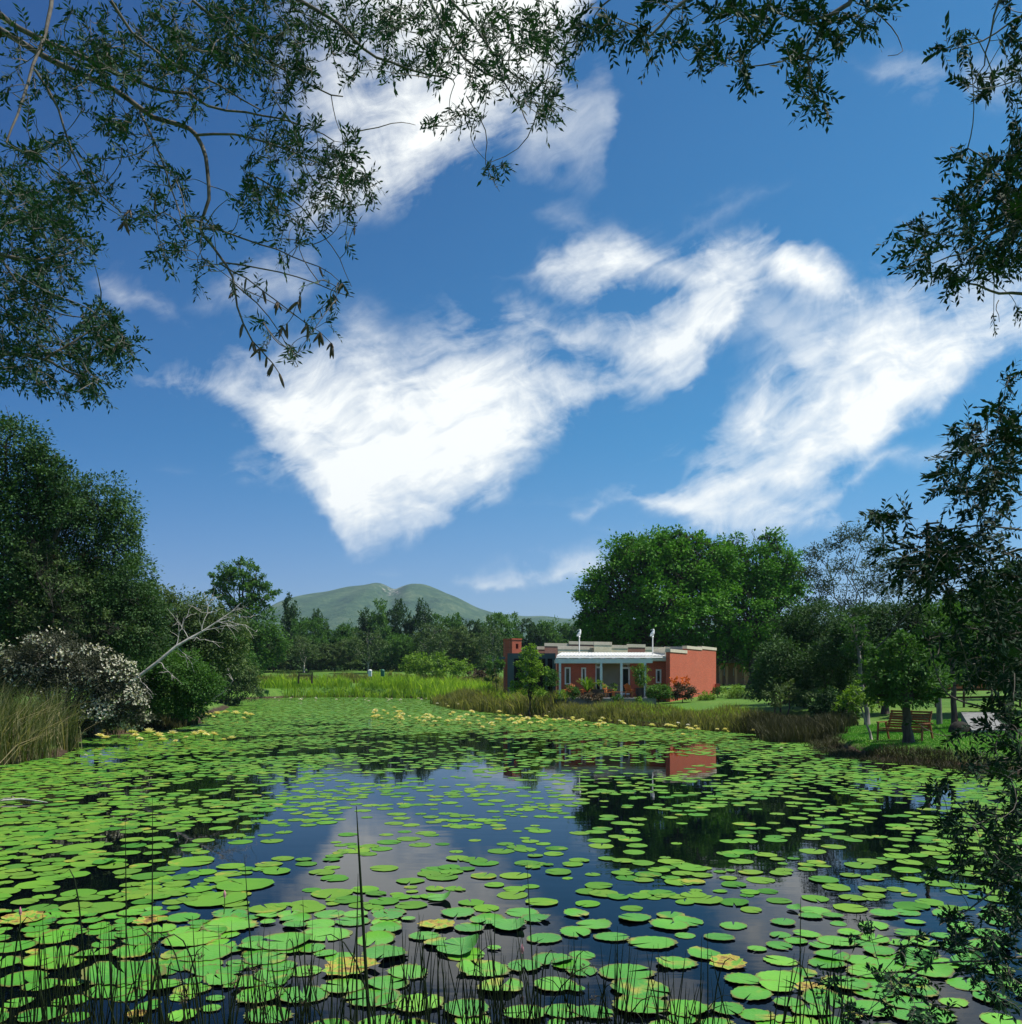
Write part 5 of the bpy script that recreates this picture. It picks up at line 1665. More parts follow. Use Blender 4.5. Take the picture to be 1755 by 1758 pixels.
# distant bench in the far grass
D = 118
x, z0 = (525 - CX) / FPX * D, gz((525 - CX) / FPX * D, D)
z0 = CAMZ - (1166 - HY) / FPX * D
root = thing('park_bench', (x, D, z0), 'small dark wooden bench in the far brown grass on the left', 'bench')
G = Geo()
for k_ in range(3):
    G.box((x - 1.0, D - .1 + .02 * k_, z0 + .45 + k_ * .17), (x + 1.0, D - .06 + .02 * k_, z0 + .57 + k_ * .17))
G.build('backrest', MAT['fence'], root)
Geo().box((x - 1.0, D - .6, z0 + .36), (x + 1.0, D - .12, z0 + .41)).build('seat', MAT['fence'], root)
for sx in (-.9, .9):
    Geo().box((x + sx - .05, D - .05, z0 - .6), (x + sx + .05, D + .05, z0 + .95)).build('leg', MAT['fence'], root)
    Geo().box((x + sx - .05, D - .6, z0 - .6), (x + sx + .05, D - .5, z0 + .358)).build('leg', MAT['fence'], root)

# white and green bins on the far lawn
MAT['green_paint'] = noisy_mat('green_plastic', (0.02, 0.13, 0.075), (0.03, 0.17, 0.10), 3, .5, .4)
for px, D, mt, lab in [(635.5, 128, 'white', 'small pale box-shaped bin beside the crooked pale trunk on the far lawn'), (657, 124, 'green_paint', 'green bin with domed lid on the far lawn')]:
    x = (px - CX) / FPX * D
    z0 = CAMZ - (1157 - HY) / FPX * D
    root = thing('bin', (x, D, z0), lab, 'bin')
    Geo().box((x - .24, D - .22, z0 - .35), (x + .24, D + .22, z0 + .5)).build('bin_body', MAT[mt], root)
    Geo().tube([(x, D, z0 + .502), (x, D, z0 + .6), (x, D, z0 + .66)], (.30, .24, .05), 8).build('lid', MAT[mt], root)

# wooden utility pole
D = 39.0
x = (1612 - CX) / FPX * D
z0 = gz(x, D)
root = thing('wooden_pole', (x, D, z0), 'weathered wooden pole standing behind the bench', 'pole')
zt2 = CAMZ - (1128 - HY) / FPX * D
Geo().tube([(x + .03, D, z0 - .2), (x, D, z0 + 1.3), (x - .05, D, zt2)], (.13, .11, .09), 10).build('shaft', MAT['grey_bark'], root, smooth=True)
Geo().tube([(x - .05, D, zt2 + .002), (x - .05, D, zt2 + .05)], (.13, .13), 10).build('cap', MAT['fence'], root)
D = 72.0
x = (1593 - CX) / FPX * D
z0 = gz(x, D)
zt2 = CAMZ - (897 - HY) / FPX * D
root = thing('utility_pole', (x, D, z0), 'tall dark utility pole rising behind the right-hand branches', 'utility pole')
Geo().tube([(x, D, z0 - .2), (x, D, z0 + 7), (x, D, zt2)], (.24, .2, .15), 8).build('shaft', MAT['fence'], root, smooth=True)
Geo().bar((x - .25, D - .2, zt2 - .15), (x + .85, D - .2, zt2 - .05), .14, .14).build('crossarm', MAT['fence'], root)
for dx_ in (-.15, .7):
    Geo().tube([(x + dx_, D - .2, zt2), (x + dx_, D - .2, zt2 + .14), (x + dx_, D - .2, zt2 + .2)], (.05, .08, .03), 6).build('insulator', MAT['pole'], root)

# post and rail fence
A = (1462, 52.0), (1800, 47.0)
root = thing('rail_fence', ((A[0][0] - CX) / FPX * A[0][1], A[0][1], gz((A[0][0] - CX) / FPX * A[0][1], A[0][1])), 'dark two-rail wooden fence across the meadow behind the bench', 'fence')
pts = []
for k_ in range(8):
    t = k_ / 7
    D = A[0][1] + (A[1][1] - A[0][1]) * t
    px = A[0][0] + (A[1][0] - A[0][0]) * t
    x = (px - CX) / FPX * D
    z0 = gz(x, D)
    pts.append((x, D, z0))
    Geo().tube([(x, D, z0 - .2), (x, D, z0 + 1.15)], .065, 7).build('post', MAT['fence'], root)
for h_ in (.55, 1.0):
    G = Geo()
    for a, b_ in zip(pts[:-1], pts[1:]):
        G.bar((a[0], a[1] - .09, a[2] + h_), (b_[0], b_[1] - .09, b_[2] + h_), .05, .12)
    G.build('rail', MAT['fence'], root)

# pale slab with a dark end, at the right
q = [P(1634, 1262, 33.5), P(1664, 1262, 33.2), P(1735, 1268, 33.0), P(1700, 1240, 37), P(1655, 1238, 37)]
x0, x1 = q[1][0] - .05, q[2][0] + .1
zb_ = gz(17.6, 33.4)
Vt = []
for (yy, zt3) in ((32.9, zb_ + .12), (37.2, zb_ + .62)):
    sh = (yy - 32.9) * .42
    Vt += [(x0 + sh, yy, zb_ - .2), (x1 + sh, yy, zb_ - .2), (x1 + sh, yy, zt3), (x0 + sh, yy, zt3)]
G = Geo().add(Vt, [(0, 1, 2, 3), (7, 6, 5, 4), (3, 2, 6, 7), (0, 3, 7, 4), (1, 5, 6, 2), (0, 4, 5, 1)])
G.build('slab', MAT['stone'], None)
slab = bpy.data.objects['slab']
tag(slab, 'pale sloping concrete ramp on the lawn at the right, behind the leaves', 'ramp')
slab.name = 'concrete_ramp'
root = thing('boulder', P(1648, 1262, 33.6), 'dark rounded boulder at the left end of the pale ramp', 'boulder')
bm_r = np.random.default_rng(3)
th = np.linspace(0, math.pi, 9)
ph = np.linspace(0, 2 * math.pi, 15)[:-1]
c = P(1648, 1254, 33.8)
V = []
for a in th:
    for b_ in ph:
        k_ = 1 + .12 * math.sin(3 * b_ + a * 2) + .08 * math.sin(5 * b_ + 1)
        V.append((c[0] + .42 * k_ * math.sin(a) * math.cos(b_), c[1] + .5 * k_ * math.sin(a) * math.sin(b_), c[2] - .1 + .46 * math.cos(a)))
Fq = [(i * 14 + j, i * 14 + (j + 1) % 14, (i + 1) * 14 + (j + 1) % 14, (i + 1) * 14 + j) for i in range(8) for j in range(14)]
bpy.data.objects.remove(root)
tag(Geo().add(V, Fq).build('boulder', MAT['rock'], smooth=True), 'dark rounded boulder at the left end of the pale ramp', 'boulder')

# white car parked beyond the fence
D = 112.0
cx_, z0 = (1690 - CX) / FPX * D, gz((1690 - CX) / FPX * D, D)
z0 = max(z0, CAMZ - (1186 - HY) / FPX * D)
root = thing('parked_car', (cx_, D, z0), 'white parked car beyond the fence, half hidden by leaves', 'car')
MAT['tyre'] = noisy_mat('tyre_rubber', (0.012, 0.012, 0.012), (0.02, 0.02, 0.02), 5, .9, .2)
pr = [(-2.05, .35), (-2.1, .75), (-1.95, .92), (-1.2, 1.0), (-.65, 1.45), (.75, 1.5), (1.45, 1.02), (1.95, .95), (2.1, .7), (2.05, .35)]
def prism(G, pr, y0, y1, inset=0.0, zmin=9):
    V = [(cx_ + a, D + y0 + (inset if b_ > zmin else 0), z0 + b_) for a, b_ in pr] + [(cx_ + a, D + y1 - (inset if b_ > zmin else 0), z0 + b_) for a, b_ in pr]
    n_ = len(pr)
    G.add(V, [(i, (i + 1) % n_, n_ + (i + 1) % n_, n_ + i) for i in range(n_)])
    for off, rev in ((0, 1), (n_, 0)):
        T_ = [(off, off + i, off + i + 1) if rev else (off, off + i + 1, off + i) for i in range(1, n_ - 1)]
        G.f.append(np.array(T_) + G.n - 2 * n_)
        G.mi.append(np.zeros(len(T_), np.int32))
    return G
prism(Geo(), pr, -.85, .85, .16, 1.1).build('body', MAT['white'], root)
G = prism(Geo(), [(-.95, 1.05), (-.58, 1.38), (.05, 1.41), (.05, 1.05)], -.79, -.70)
G.build('window', MAT['glass'], root)
prism(Geo(), [(.12, 1.05), (.12, 1.41), (.70, 1.42), (1.15, 1.06)], -.79, -.70).build('window', MAT['glass'], root)
for wx_ in (-1.3, 1.3):
    for wy_ in (-.86, .68):
        w = Geo().tube([(cx_ + wx_, D + wy_, z0 + .33), (cx_ + wx_, D + wy_ + .18, z0 + .33)], .33, 8).build('wheel', MAT['tyre'], root)
        Geo().tube([(cx_ + wx_, D + wy_ - .01, z0 + .33), (cx_ + wx_, D + wy_ + .17, z0 + .33)], .19, 8).build('rim', MAT['pole'], w)
for lx in (-2.09, 2.04):
    Geo().box((cx_ + lx, D - .7, z0 + .62), (cx_ + lx + .06, D - .45, z0 + .76)).build('headlight', MAT['stone'], root)
# low brick wall in front of the car
x = (1600 - CX) / FPX * 72
root = thing('brick_wall', (x, 72, gz(x, 72)), 'low dark red brick wall in front of the parked car', 'wall')
Geo().box((x, 72, gz(x, 72) - .3), (x + 9, 72.3, gz(x, 72) + .55)).build('wall_body', MAT['brick'], root)
Geo().box((x - .05, 71.95, gz(x, 72) + .552), (x + 9.05, 72.35, gz(x, 72) + .62)).build('coping', MAT['brick'], root)
# ------------------------------------------------------------------ water lilies in flower
MAT['yellow_petal'] = leaf_mat('yellow_petal', [(0.72, 0.60, 0.24), (0.82, 0.73, 0.38), (0.88, 0.82, 0.55)], .3, patch=.5, tint=.2)
MAT['white_petal'] = leaf_mat('white_petal', [(0.70, 0.62, 0.66), (0.82, 0.79, 0.80)], .3, patch=.5, tint=.3)


def flower_mesh(mat, seed, up_=0.2, n1=13, n2=9, n3=6):
    rg = np.random.default_rng(seed)
    G = Geo()
    for (n_, e, L, w) in ((n1, .3, 1.0, .5), (n2, .75, .9, .46), (n3, 1.2, .75, .4)):
        a = np.arange(n_) * 2 * math.pi / n_ + rg.random() * 3 + rg.normal(size=n_) * .08
        d = np.stack([np.cos(a) * math.cos(e), np.sin(a) * math.cos(e), np.full(n_, math.sin(e))], -1)
        nn = np.stack([-np.cos(a) * math.sin(e), -np.sin(a) * math.sin(e), np.full(n_, math.cos(e))], -1)
        G.leaves(np.tile((0, 0, up_), (n_, 1)), d, nn, L, w, fold=.3)
    return G.mesh('water_lily', MAT[mat])


MAT['stem'] = noisy_mat('lily_stem', (0.06, 0.10, 0.02), (0.10, 0.14, 0.03), 9, .6, .3)
FM = {m: [flower_mesh(m, s) for s in (1, 2, 3)] for m in ('yellow_petal', 'white_petal')}
STEM = Geo().tube([(0, 0, -1.3), (0, 0, .2)], (.05, .06), 5).mesh('stem', MAT['stem'])
fr = random.Random(31)


def flower(px, py, wpx, mat, lab, cat, group, up_=.12):
    X, Y = shore(px, py)
    if pond_dist(np.array([X]), np.array([Y]))[0] > 0.1:
        return
    r = wpx / 2 / FPX * Y
    root = bpy.data.objects.new('water_lily', FM[mat][fr.randrange(3)])
    COL.objects.link(root)
    root.location = (X, Y, up_ * (.5 + fr.random()))
    root.rotation_euler = (fr.gauss(0, .15), fr.gauss(0, .15), fr.random() * 6.28)
    root.scale = (r, r, r * (.8 + .4 * fr.random()))
    tag(root, lab, cat, group)
    s_ = bpy.data.objects.new('stem', STEM)
    COL.objects.link(s_)
    s_.parent = root


# pale yellow flowers along the far edge of the carpet
YL = 'pale yellow water lily in the long drift across the far water before the reeds'
for k_ in range(230):
    t = fr.random()
    px = 640 + t * 760
    py = 1231 + (px - 640) * .034 + fr.gauss(0, 6)
    flower(px, py, fr.uniform(6, 14), 'yellow_petal', YL, 'water lily', 'yellow lilies across the far water')
YL2 = 'large pale yellow water lily in the drift below the cream-flowered bush'
for (px, py, w) in [(95, 1264, 14), (120, 1262, 14), (146, 1258, 18), (142, 1268, 14), (174, 1264, 13), (181, 1256, 14), (194, 1259, 18), (172, 1273, 16), (183, 1272, 14), (227, 1266, 18), (233, 1272, 14), (240, 1277, 12),
                    (256, 1266, 20), (272, 1273, 18), (280, 1279, 16), (297, 1267, 16), (302, 1278, 9), (336, 1270, 16), (346, 1266, 18), (354, 1267, 12), (367, 1270, 15), (399, 1277, 14), (385, 1276, 9), (320, 1274, 9)]:
    flower(px, py, w * 1.25, 'yellow_petal', YL2, 'water lily', 'yellow lilies by the left bank')
YL3 = 'pale yellow water lily in the small row beyond the drowned branch tip'
for (px, py, w) in [(336, 1231, 9), (344, 1228, 10), (354, 1232, 13), (362, 1230, 9), (373, 1231, 14), (388, 1228, 12), (405, 1232, 16), (422, 1233, 12), (431, 1232, 14), (366, 1236, 8), (418, 1237, 9)]:
    flower(px, py, w * 1.2, 'yellow_petal', YL3, 'water lily', 'yellow lilies at the tip of the left bank')
WL = 'small white water lily at the foot of the far reeds'
for k_ in range(70):
    if fr.random() < .5:
        px, py = 740 + fr.random() * 260, 0
        py = 1211 + (px - 740) * .092 + fr.gauss(0, 2)
    else:
        px = 980 + fr.random() * 420
        py = 1236 + (px - 980) * .06 + fr.gauss(0, 3)
    flower(px, py, fr.uniform(5, 9), 'white_petal', WL, 'water lily', 'white lilies at the reed foot', .25)
for k_ in range(26):
    px = 470 + fr.random() * 280
    flower(px, 1202 + fr.gauss(0, 2.0), fr.uniform(4, 6), 'white_petal', WL, 'water lily', 'white lilies at the reed foot')
for (px, py, w, lab) in [(147, 1302, 8, 'tiny pinkish water lily standing above the dense pads on the left'), (173, 1304, 8, 'second tiny pinkish water lily above the dense pads on the left'), (1362, 1262, 11, 'white water lily near the dark sedge on the right'),
                         (1372, 1267, 10, 'white water lily right below the dark sedge'), (1352, 1265, 9, 'white water lily left of the pair under the dark sedge'), (1342, 1291, 7, 'pinkish water lily before the bench bank')]:
    flower(px, py, w, 'white_petal', lab, 'water lily', None)

MAT['pink_petal'] = leaf_mat('pink_petal', [(0.45, 0.16, 0.22), (0.6, 0.3, 0.36)], .2, tint=.3)
# near flower buds on stalks and curled, raised pads
for (px, py, hgt, lab) in [(383, 1533, .22, 'closed pink lily bud on a thin stalk among left pads'), (32, 1562, .2, 'closed pink lily bud at the left edge of the near water'), (893, 1633, .2, 'closed reddish bud right of the curled shiny pad')]:
    X, Y = shore(px, py + 40)
    root = thing('lily_bud', (X, Y, 0), lab, 'flower bud')
    Geo().tube([(X, Y, -.1), (X + .02, Y, hgt * .6), (X + .02, Y, hgt)], .006, 5).build('stem', MAT['stem'], root)
    Geo().tube([(X + .02, Y, hgt), (X + .02, Y, hgt + .02), (X + .02, Y, hgt + .05), (X + .02, Y, hgt + .09)], (.008, .018, .016, .002), 8).build('bud', MAT['pink_petal'], root, smooth=True)


def curled(px, py, wpx, ang, lift, lab):
    X, Y = shore(px, py)
    r = wpx / 2 / FPX * Y
    V, T, Q = pad_verts(29, .06, .1, 0.02)
    c_, s_ = math.cos(ang), math.sin(ang)
    x = V[:, 0] * c_ - V[:, 1] * s_
    y = V[:, 0] * s_ + V[:, 1] * c_
    fold = np.clip(x + .15, 0, None)
    z = .36 * lift * fold ** 1.6
    x = x - .32 * fold ** 2
    G = Geo().add(np.stack([X + x * r, Y + y * r, .03 + (V[:, 2] + z) * r], -1), T)
    G.f.append(Q)
    G.mi.append(np.zeros(len(Q), np.int32))
    tag(G.build('lily_pad', MAT['pad'], smooth=True, origin=(X, Y, 0.0)), lab, 'lily pad')


curled(795, 1630, 95, 2.6, .9, 'glossy curled lily pad turned up at the middle of the near water')
curled(880, 1592, 70, 1.2, .5, 'lily pad with raised back edge above the curled glossy pad')
curled(760, 1545, 50, 3.4, 1.0, 'small folded lily pad standing half upright in open water')
curled(1575, 1655, 70, 2.0, .9, 'glossy upturned lily pad behind the right-hand leaves')
curled(1665, 1655, 60, .9, 1.1, 'pale upright folded lily pad at the right')
curled(185, 1482, 50, 2.4, .5, 'shiny domed lily pad in the dense left drift')
curled(485, 1690, 60, 1.4, 1.0, 'half-sunk tilted lily pad behind the near rushes')
curled(300, 1445, 28, 1.8, 1.1, 'tiny pale folded lily pad in blue water on the left')
curled(1365, 1562, 30, 2.5, .8, 'small dark green folded lily pad in dark water on the right')

# ------------------------------------------------------------------ rushes of the near bank
MAT['rush'] = leaf_mat('rush_stem', [(0.008, 0.013, 0.005), (0.014, 0.022, 0.008), (0.026, 0.034, 0.012)], .05, patch=1.5, tint=.2)
rr = random.Random(12)


def rush(G, px, py_top, D, lean, r=.0042):
    """One stiff stalk from the muddy edge to the height the photograph shows."""
    top = P(px, py_top, D)
    foot = np.array((top[0] + lean, D + rr.gauss(0, .05), -.25))
    mid = (top + foot) / 2 + np.array((rr.gauss(0, .02) - lean * .12, rr.gauss(0, .02), 0))
    if rr.random() < .12:          # a bent one
        mid = np.array((foot[0] * .5 + top[0] * .5, foot[1], top[2] * 1.12))
        top = top + np.array((rr.choice((-1, 1)) * rr.uniform(.08, .22), 0, -rr.uniform(.02, .12)))
    t = np.linspace(0, 1, 8)[:, None]
    p = (1 - t) ** 2 * foot + 2 * t * (1 - t) * mid + t ** 2 * top
    G.tube(p, r * np.array((1.1, 1.1, 1.05, 1.0, .95, .8, .6, .2)), 5, cap=False)


clumps = [(20, 1560, 5.9, 9, 'at the left picture edge'), (75, 1600, 6.1, 9, 'second from the left edge'), (140, 1480, 6.0, 10, 'with two tall stalks, left'), (215, 1400, 6.2, 10, 'with the tall stalk over the left drift'),
          (262, 1370, 6.0, 9, 'with a long stalk crossing the dark left water'), (330, 1600, 5.9, 10, 'left of the dark seedhead clump'), (420, 1470, 6.1, 13, 'around the dark seedheads'), (520, 1540, 6.2, 11, 'right of the seedhead clump'),
          (612, 1384, 5.8, 10, 'holding the tallest thick stalk'), (690, 1580, 6.2, 11, 'between the tallest stalk and the curled pad'), (790, 1600, 6.1, 10, 'below the curled glossy pad'), (850, 1560, 6.2, 10, 'right of the curled glossy pad'),
          (905, 1480, 6.0, 11, 'with the slender stalk rising to the open blue water'), (985, 1600, 6.1, 9, 'mid right, beside the open water'), (1060, 1590, 6.2, 9, 'left of the brown withered pads'), (1130, 1620, 6.0, 9, 'before the brown withered pads'),
          (1215, 1600, 6.1, 7, 'right of the brown withered pads'), (1375, 1540, 5.8, 8, 'with dark bundled stalks on the right'), (1440, 1640, 6.1, 5, 'sparse, rightmost of the rushes')]
for q, (px, top, D, n_, where) in enumerate(clumps):
    x = (px - CX) / FPX * D
    root = thing('rush_clump', (x, D, -.2), 'dark rush clump ' + where, 'rushes', 'rush clumps on the near bank')
    G = Geo()
    rush(G, px, top, D, rr.gauss(.03, .05), .012 if q == 8 else .0058)
    if q == 8:
        rush(G, px + 3, 1500, D, .02, .007)
    G.build('tall_stalk', MAT['rush'], root, smooth=True)
    G = Geo()
    for k_ in range(int(n_ * 3.1)):
        h_ = rr.uniform(1565, 1745) if px < 900 else rr.uniform(1600, 1750)
        rush(G, px + rr.gauss(0, 34 if n_ > 6 else 14), h_, D + rr.gauss(0, .25), rr.gauss(0, .17), rr.uniform(.0036, .0062))
    G.build('stalks', MAT['rush'], root, smooth=True)
    if q in (5, 6, 7, 13):
        rg = np.random.default_rng(q)
        for k_ in range(3):
            G = Geo()
            c = P(px + rg.normal() * 18, 1640 + rg.random() * 90, D)
            n2 = 26
            p = c + rg.normal(size=(n2, 3)) * np.array((.010, .010, .02))
            G.leaves(p, unit(rg.normal(size=(n2, 3)) + np.array((0, 0, .8))), rg.normal(size=(n2, 3)), .03, .008)
            G.build('seedhead', MAT['dry_leaf'], root)

# ------------------------------------------------------------------ overhanging branches close to the camera
def spline(pts, D0, D1, step=0.12):
    p = np.array([P(a, b, D0 + (D1 - D0) * i / max(1, len(pts) - 1)) for i, (a, b) in enumerate(pts)])
    # Catmull-Rom through the points
    q = np.concatenate([[2 * p[0] - p[1]], p, [2 * p[-1] - p[-2]]])
    o_ = []
    for i in range(1, len(q) - 2):
        n_ = max(2, int(np.linalg.norm(q[i + 1] - q[i]) / step))
        t = np.linspace(0, 1, n_, endpoint=False)[:, None]
        o_.append(.5 * (2 * q[i] + (q[i + 1] - q[i - 1]) * t + (2 * q[i - 1] - 5 * q[i] + 4 * q[i + 1] - q[i + 2]) * t ** 2 + (3 * q[i] - q[i - 1] - 3 * q[i + 1] + q[i + 2]) * t ** 3))
    o_.append(p[-1:])
    return np.concatenate(o_)


def overhang(root, seed, limbs, regions, D0, leaf_px, mat, spray_px=46, nleaf=9, jit=0.5, lw=0.30, bark='twig', droop=.25, twig_r=.0022, depth=None):
    """Limbs (list of (pixel points, start radius, end radius)), then twigs grown greedily from the wood to leaf sprays in the regions (px, py, rx, ry, sprays)."""
    rg = np.random.default_rng(seed)
    W = []
    for k_, (pts, r0, r1) in enumerate(limbs):
        G = Geo()
        s = spline(pts, D0 + rg.normal() * jit * .4, D0 + rg.normal() * jit * .6)
        s = s + np.cumsum(rg.normal(size=s.shape) * .006, 0)
        G.tube(s, np.linspace(r0, r1, len(s)), 7)
        G.build('limb', MAT[bark], root, smooth=True)
        W.append(s)
    W = np.concatenate(W)
    T = []
    for (px, py, rx, ry, n_) in regions:
        a = rg.random(n_) * 2 * math.pi
        u = np.sqrt(rg.random(n_))
        d = D0 + rg.normal(size=n_) * jit
        for i in range(n_):
            T.append(P(px + rx * u[i] * math.cos(a[i]), py + ry * u[i] * math.sin(a[i]), d[i]))
    T = np.array(T)
    d0 = np.array([np.min(((W - t) ** 2).sum(1)) for t in T])
    order = np.argsort(d0)
    cap = len(W) + len(T) * 8
    S = np.empty((cap, 3))
    S[:len(W)] = W
    m_ = len(W)
    GT, GL = Geo(), Geo()
    px1 = D0 / FPX
    for j in order:
        t = T[j]
        dist = ((S[:m_] - t) ** 2).sum(1)
        i = int(np.argmin(dist))
        a = S[i]
        L = math.sqrt(dist[i])
        n_ = 6
        tt = np.linspace(0, 1, n_)[:, None]
        bend = rg.normal(size=3) * .10 * L
        p = a + (t - a) * tt + np.sin(tt * math.pi) * bend
        if L > .02:
            GT.tube(p, twig_r * np.linspace(1.0 + min(2.2, L * 1.6), .8, n_), 4, cap=False)
            S[m_:m_ + n_] = p
            m_ += n_
        ax = unit((t - a) + rg.normal(size=3) * .35 * max(L, .05) + np.array((0, 0, -droop * max(L, .05))))
        # two or three feathered sprays from the twig's end
        for q in range(rg.integers(1, 4)):
            ad = unit(ax + rg.normal(size=3) * (.0 if q == 0 else .75))
            nn = unit(np.array((0, 0, 1.0)) + rg.normal(size=3) * .8)
            sd = unit(np.cross(ad, nn))
            sl = spray_px * px1 * (.6 + .7 * rg.random())
            k2 = int(nleaf * (.7 + .6 * rg.random()))
            u = (np.arange(k2) + .4) / k2
            root_p = t - ad * sl * .25 + ad[None] * (u * sl)[:, None] + np.array((0, 0, -1.0)) * (u ** 2 * sl * .12)[:, None]
            side = np.where(np.arange(k2) % 2, 1.0, -1.0)[:, None]
            ld = unit(ad[None] * .8 + sd[None] * side * .8 + rg.normal(size=(k2, 3)) * .12)
            ln = unit(nn[None] + rg.normal(size=(k2, 3)) * .4)
            LL = leaf_px * px1 * (.7 + .5 * rg.random(k2))
            GL.leaves(root_p, ld, ln, LL, LL * lw, fold=.1)
            GT.tube(np.stack([t - ad * sl * .25, t + ad * sl * .3, root_p[-1]]), (twig_r * .7, twig_r * .55, twig_r * .3), 3, cap=False)
    GT.build('twigs', MAT['twig'], root, smooth=False)
    GL.build('foliage', MAT[mat], root)
    return T, S[:m_]


# big tree whose branches hang in from the upper left; its trunk stands outside the frame
DA = 5.4
tb = np.array((-5.2, 3.6, gz(-5.2, 3.6)))
rootA = thing('overhanging_tree', tb, 'foreground tree whose drooping leafy branches with dry pods hang in from the upper left', 'tree')
e1, e2 = P(0, 52, DA), P(0, 22, DA)
G = Geo()
G.tube(np.array([tb + (0, 0, -.2), tb + (.1, .1, 1.5), tb + (.2, .5, 3.4), tb + (.5, .9, 5.4), tb + (.8, 1.2, 7.2)]), (.24, .2, .17, .13, .07), 9)
for e in (e1, e2):
    G.tube(np.array([tb + (.35, .7, 4.6), (tb + (.35, .7, 4.9) + e) / 2 + (0, 0, .3), e]), (.08, .05, .034), 7)
G.build('trunk', MAT['bark'], rootA, smooth=True)
limbsA = [([(0, 52), (68, 94), (132, 130), (200, 160), (247, 191), (287, 215), (331, 231), (355, 263), (367, 303), (369, 351), (351, 391), (355, 419), (379, 455), (403, 491), (407, 539), (431, 594), (455, 622), (479, 655)], .020, .003),
          ([(0, 22), (36, 52), (80, 72), (132, 96), (183, 120), (239, 140), (295, 156), (331, 160), (359, 180), (419, 191), (479, 199), (530, 215), (578, 239)], .017, .003),
          ([(331, 231), (399, 229), (459, 243), (519, 267), (558, 287)], .008, .003),
          ([(351, 391), (375, 395), (419, 411), (479, 431), (527, 451), (572, 470)], .007, .0025),
          ([(379, 452), (399, 451), (459, 463), (519, 479), (578, 503), (614, 515)], .006, .0025),
          ([(379, 455), (420, 480), (470, 520), (520, 560), (560, 592)], .005, .002),
          ([(395, 480), (440, 520), (480, 570), (512, 625)], .005, .002),
          ([(440, 300), (520, 350), (560, 400), (590, 440), (615, 490)], .005, .002),
          ([(90, -10), (80, 60), (60, 120), (44, 180), (20, 255)], .013, .005),
          ([(500, -5), (560, 28), (600, 65), (640, 95), (700, 112), (760, 125), (775, 138)], .012, .003),
          ([(735, -5), (770, 55), (800, 95), (835, 120), (870, 140), (900, 180), (915, 205)], .011, .003),
          ([(770, -5), (820, 40), (850, 90), (890, 130), (930, 150)], .009, .003),
          ([(803, 165), (828, 205), (838, 245), (835, 275), (850, 300), (865, 315)], .004, .0015),
          ([(605, 230), (650, 218), (690, 210), (715, 213)], .004, .0015),
          ([(190, 0), (230, 60), (300, 110), (380, 150), (450, 190)], .010, .004),
          ([(330, 0), (400, 60), (470, 110), (540, 150), (580, 165)], .009, .004),
          ([(240, 190), (270, 250), (285, 300), (300, 345), (310, 380)], .008, .003),
          ([(60, 120), (100, 190), (120, 260), (160, 330), (200, 370)], .008, .003)]
regA = [(330, 40, 95, 48, 66), (250, 90, 90, 50, 58), (180, 130, 70, 50, 34), (450, 30, 110, 40, 60), (420, 90, 60, 45, 40), (490, 80, 80, 50, 46), (500, 140, 60, 40, 30), (360, 120, 70, 50, 42), (300, 180, 60, 45, 32),
        (190, 190, 60, 45, 24), (110, 270, 80, 45, 34), (60, 230, 45, 45, 12), (230, 230, 50, 40, 24), (150, 320, 50, 46, 28), (280, 320, 50, 40, 28), (240, 378, 40, 28, 16), (330, 400, 60, 35, 30), (290, 432, 30, 20, 10), (340, 462, 28, 28, 10),
        (470, 230, 60, 40, 32), (540, 240, 60, 40, 30), (600, 275, 42, 48, 36), (620, 322, 28, 26, 16), (560, 305, 55, 42, 38), (470, 300, 60, 50, 38), (440, 350, 56, 36, 28), (520, 355, 60, 36, 30), (585, 345, 36, 26, 14),
        (490, 415, 56, 36, 18), (430, 475, 40, 28, 10), (600, 400, 28, 26, 6), (560, 500, 50, 30, 9), (540, 555, 50, 30, 8), (470, 560, 40, 40, 6), (500, 610, 30, 18, 4),
        (640, 30, 72, 40, 46), (720, 40, 72, 45, 50), (800, 50, 72, 50, 46), (880, 60, 70, 50, 44), (940, 40, 55, 42, 28), (960, 95, 34, 34, 16), (760, 110, 60, 34, 28), (680, 108, 60, 22, 18), (850, 130, 60, 36, 30), (915, 150, 46, 32, 20),
        (945, 190, 38, 22, 18), (800, 195, 34, 22, 14), (780, 212, 26, 12, 7), (850, 290, 24, 20, 8), (735, 205, 16, 16, 4), (120, 60, 60, 50, 18), (30, 140, 30, 60, 10), (40, 60, 50, 40, 16), (100, 135, 50, 40, 26), (30, 280, 40, 40, 20), (150, 90, 60, 50, 26), (200, 60, 60, 50, 26), (90, 320, 50, 40, 22), (560, 40, 50, 40, 28), (590, 110, 36, 40, 12)]
regA = [(a, b_, c_, d, int(n_ * (1.3 if b_ < 165 and a > 150 else 1))) for a, b_, c_, d, n_ in regA]
regA = [(a, b_, c * .92, d * .92, max(3, int(n_ * .78))) for a, b_, c, d, n_ in regA]
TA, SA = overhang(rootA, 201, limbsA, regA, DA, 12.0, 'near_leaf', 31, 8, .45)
pm = Geo().tube([(0, 0, 0), (.002, 0, -.01), (.003, 0, -.035), (.001, 0, -.06), (0, 0, -.078)], (.002, .006, .0075, .006, .001), 6).mesh('seed_pod', MAT['pod'], smooth=True)
pr_ = random.Random(17)
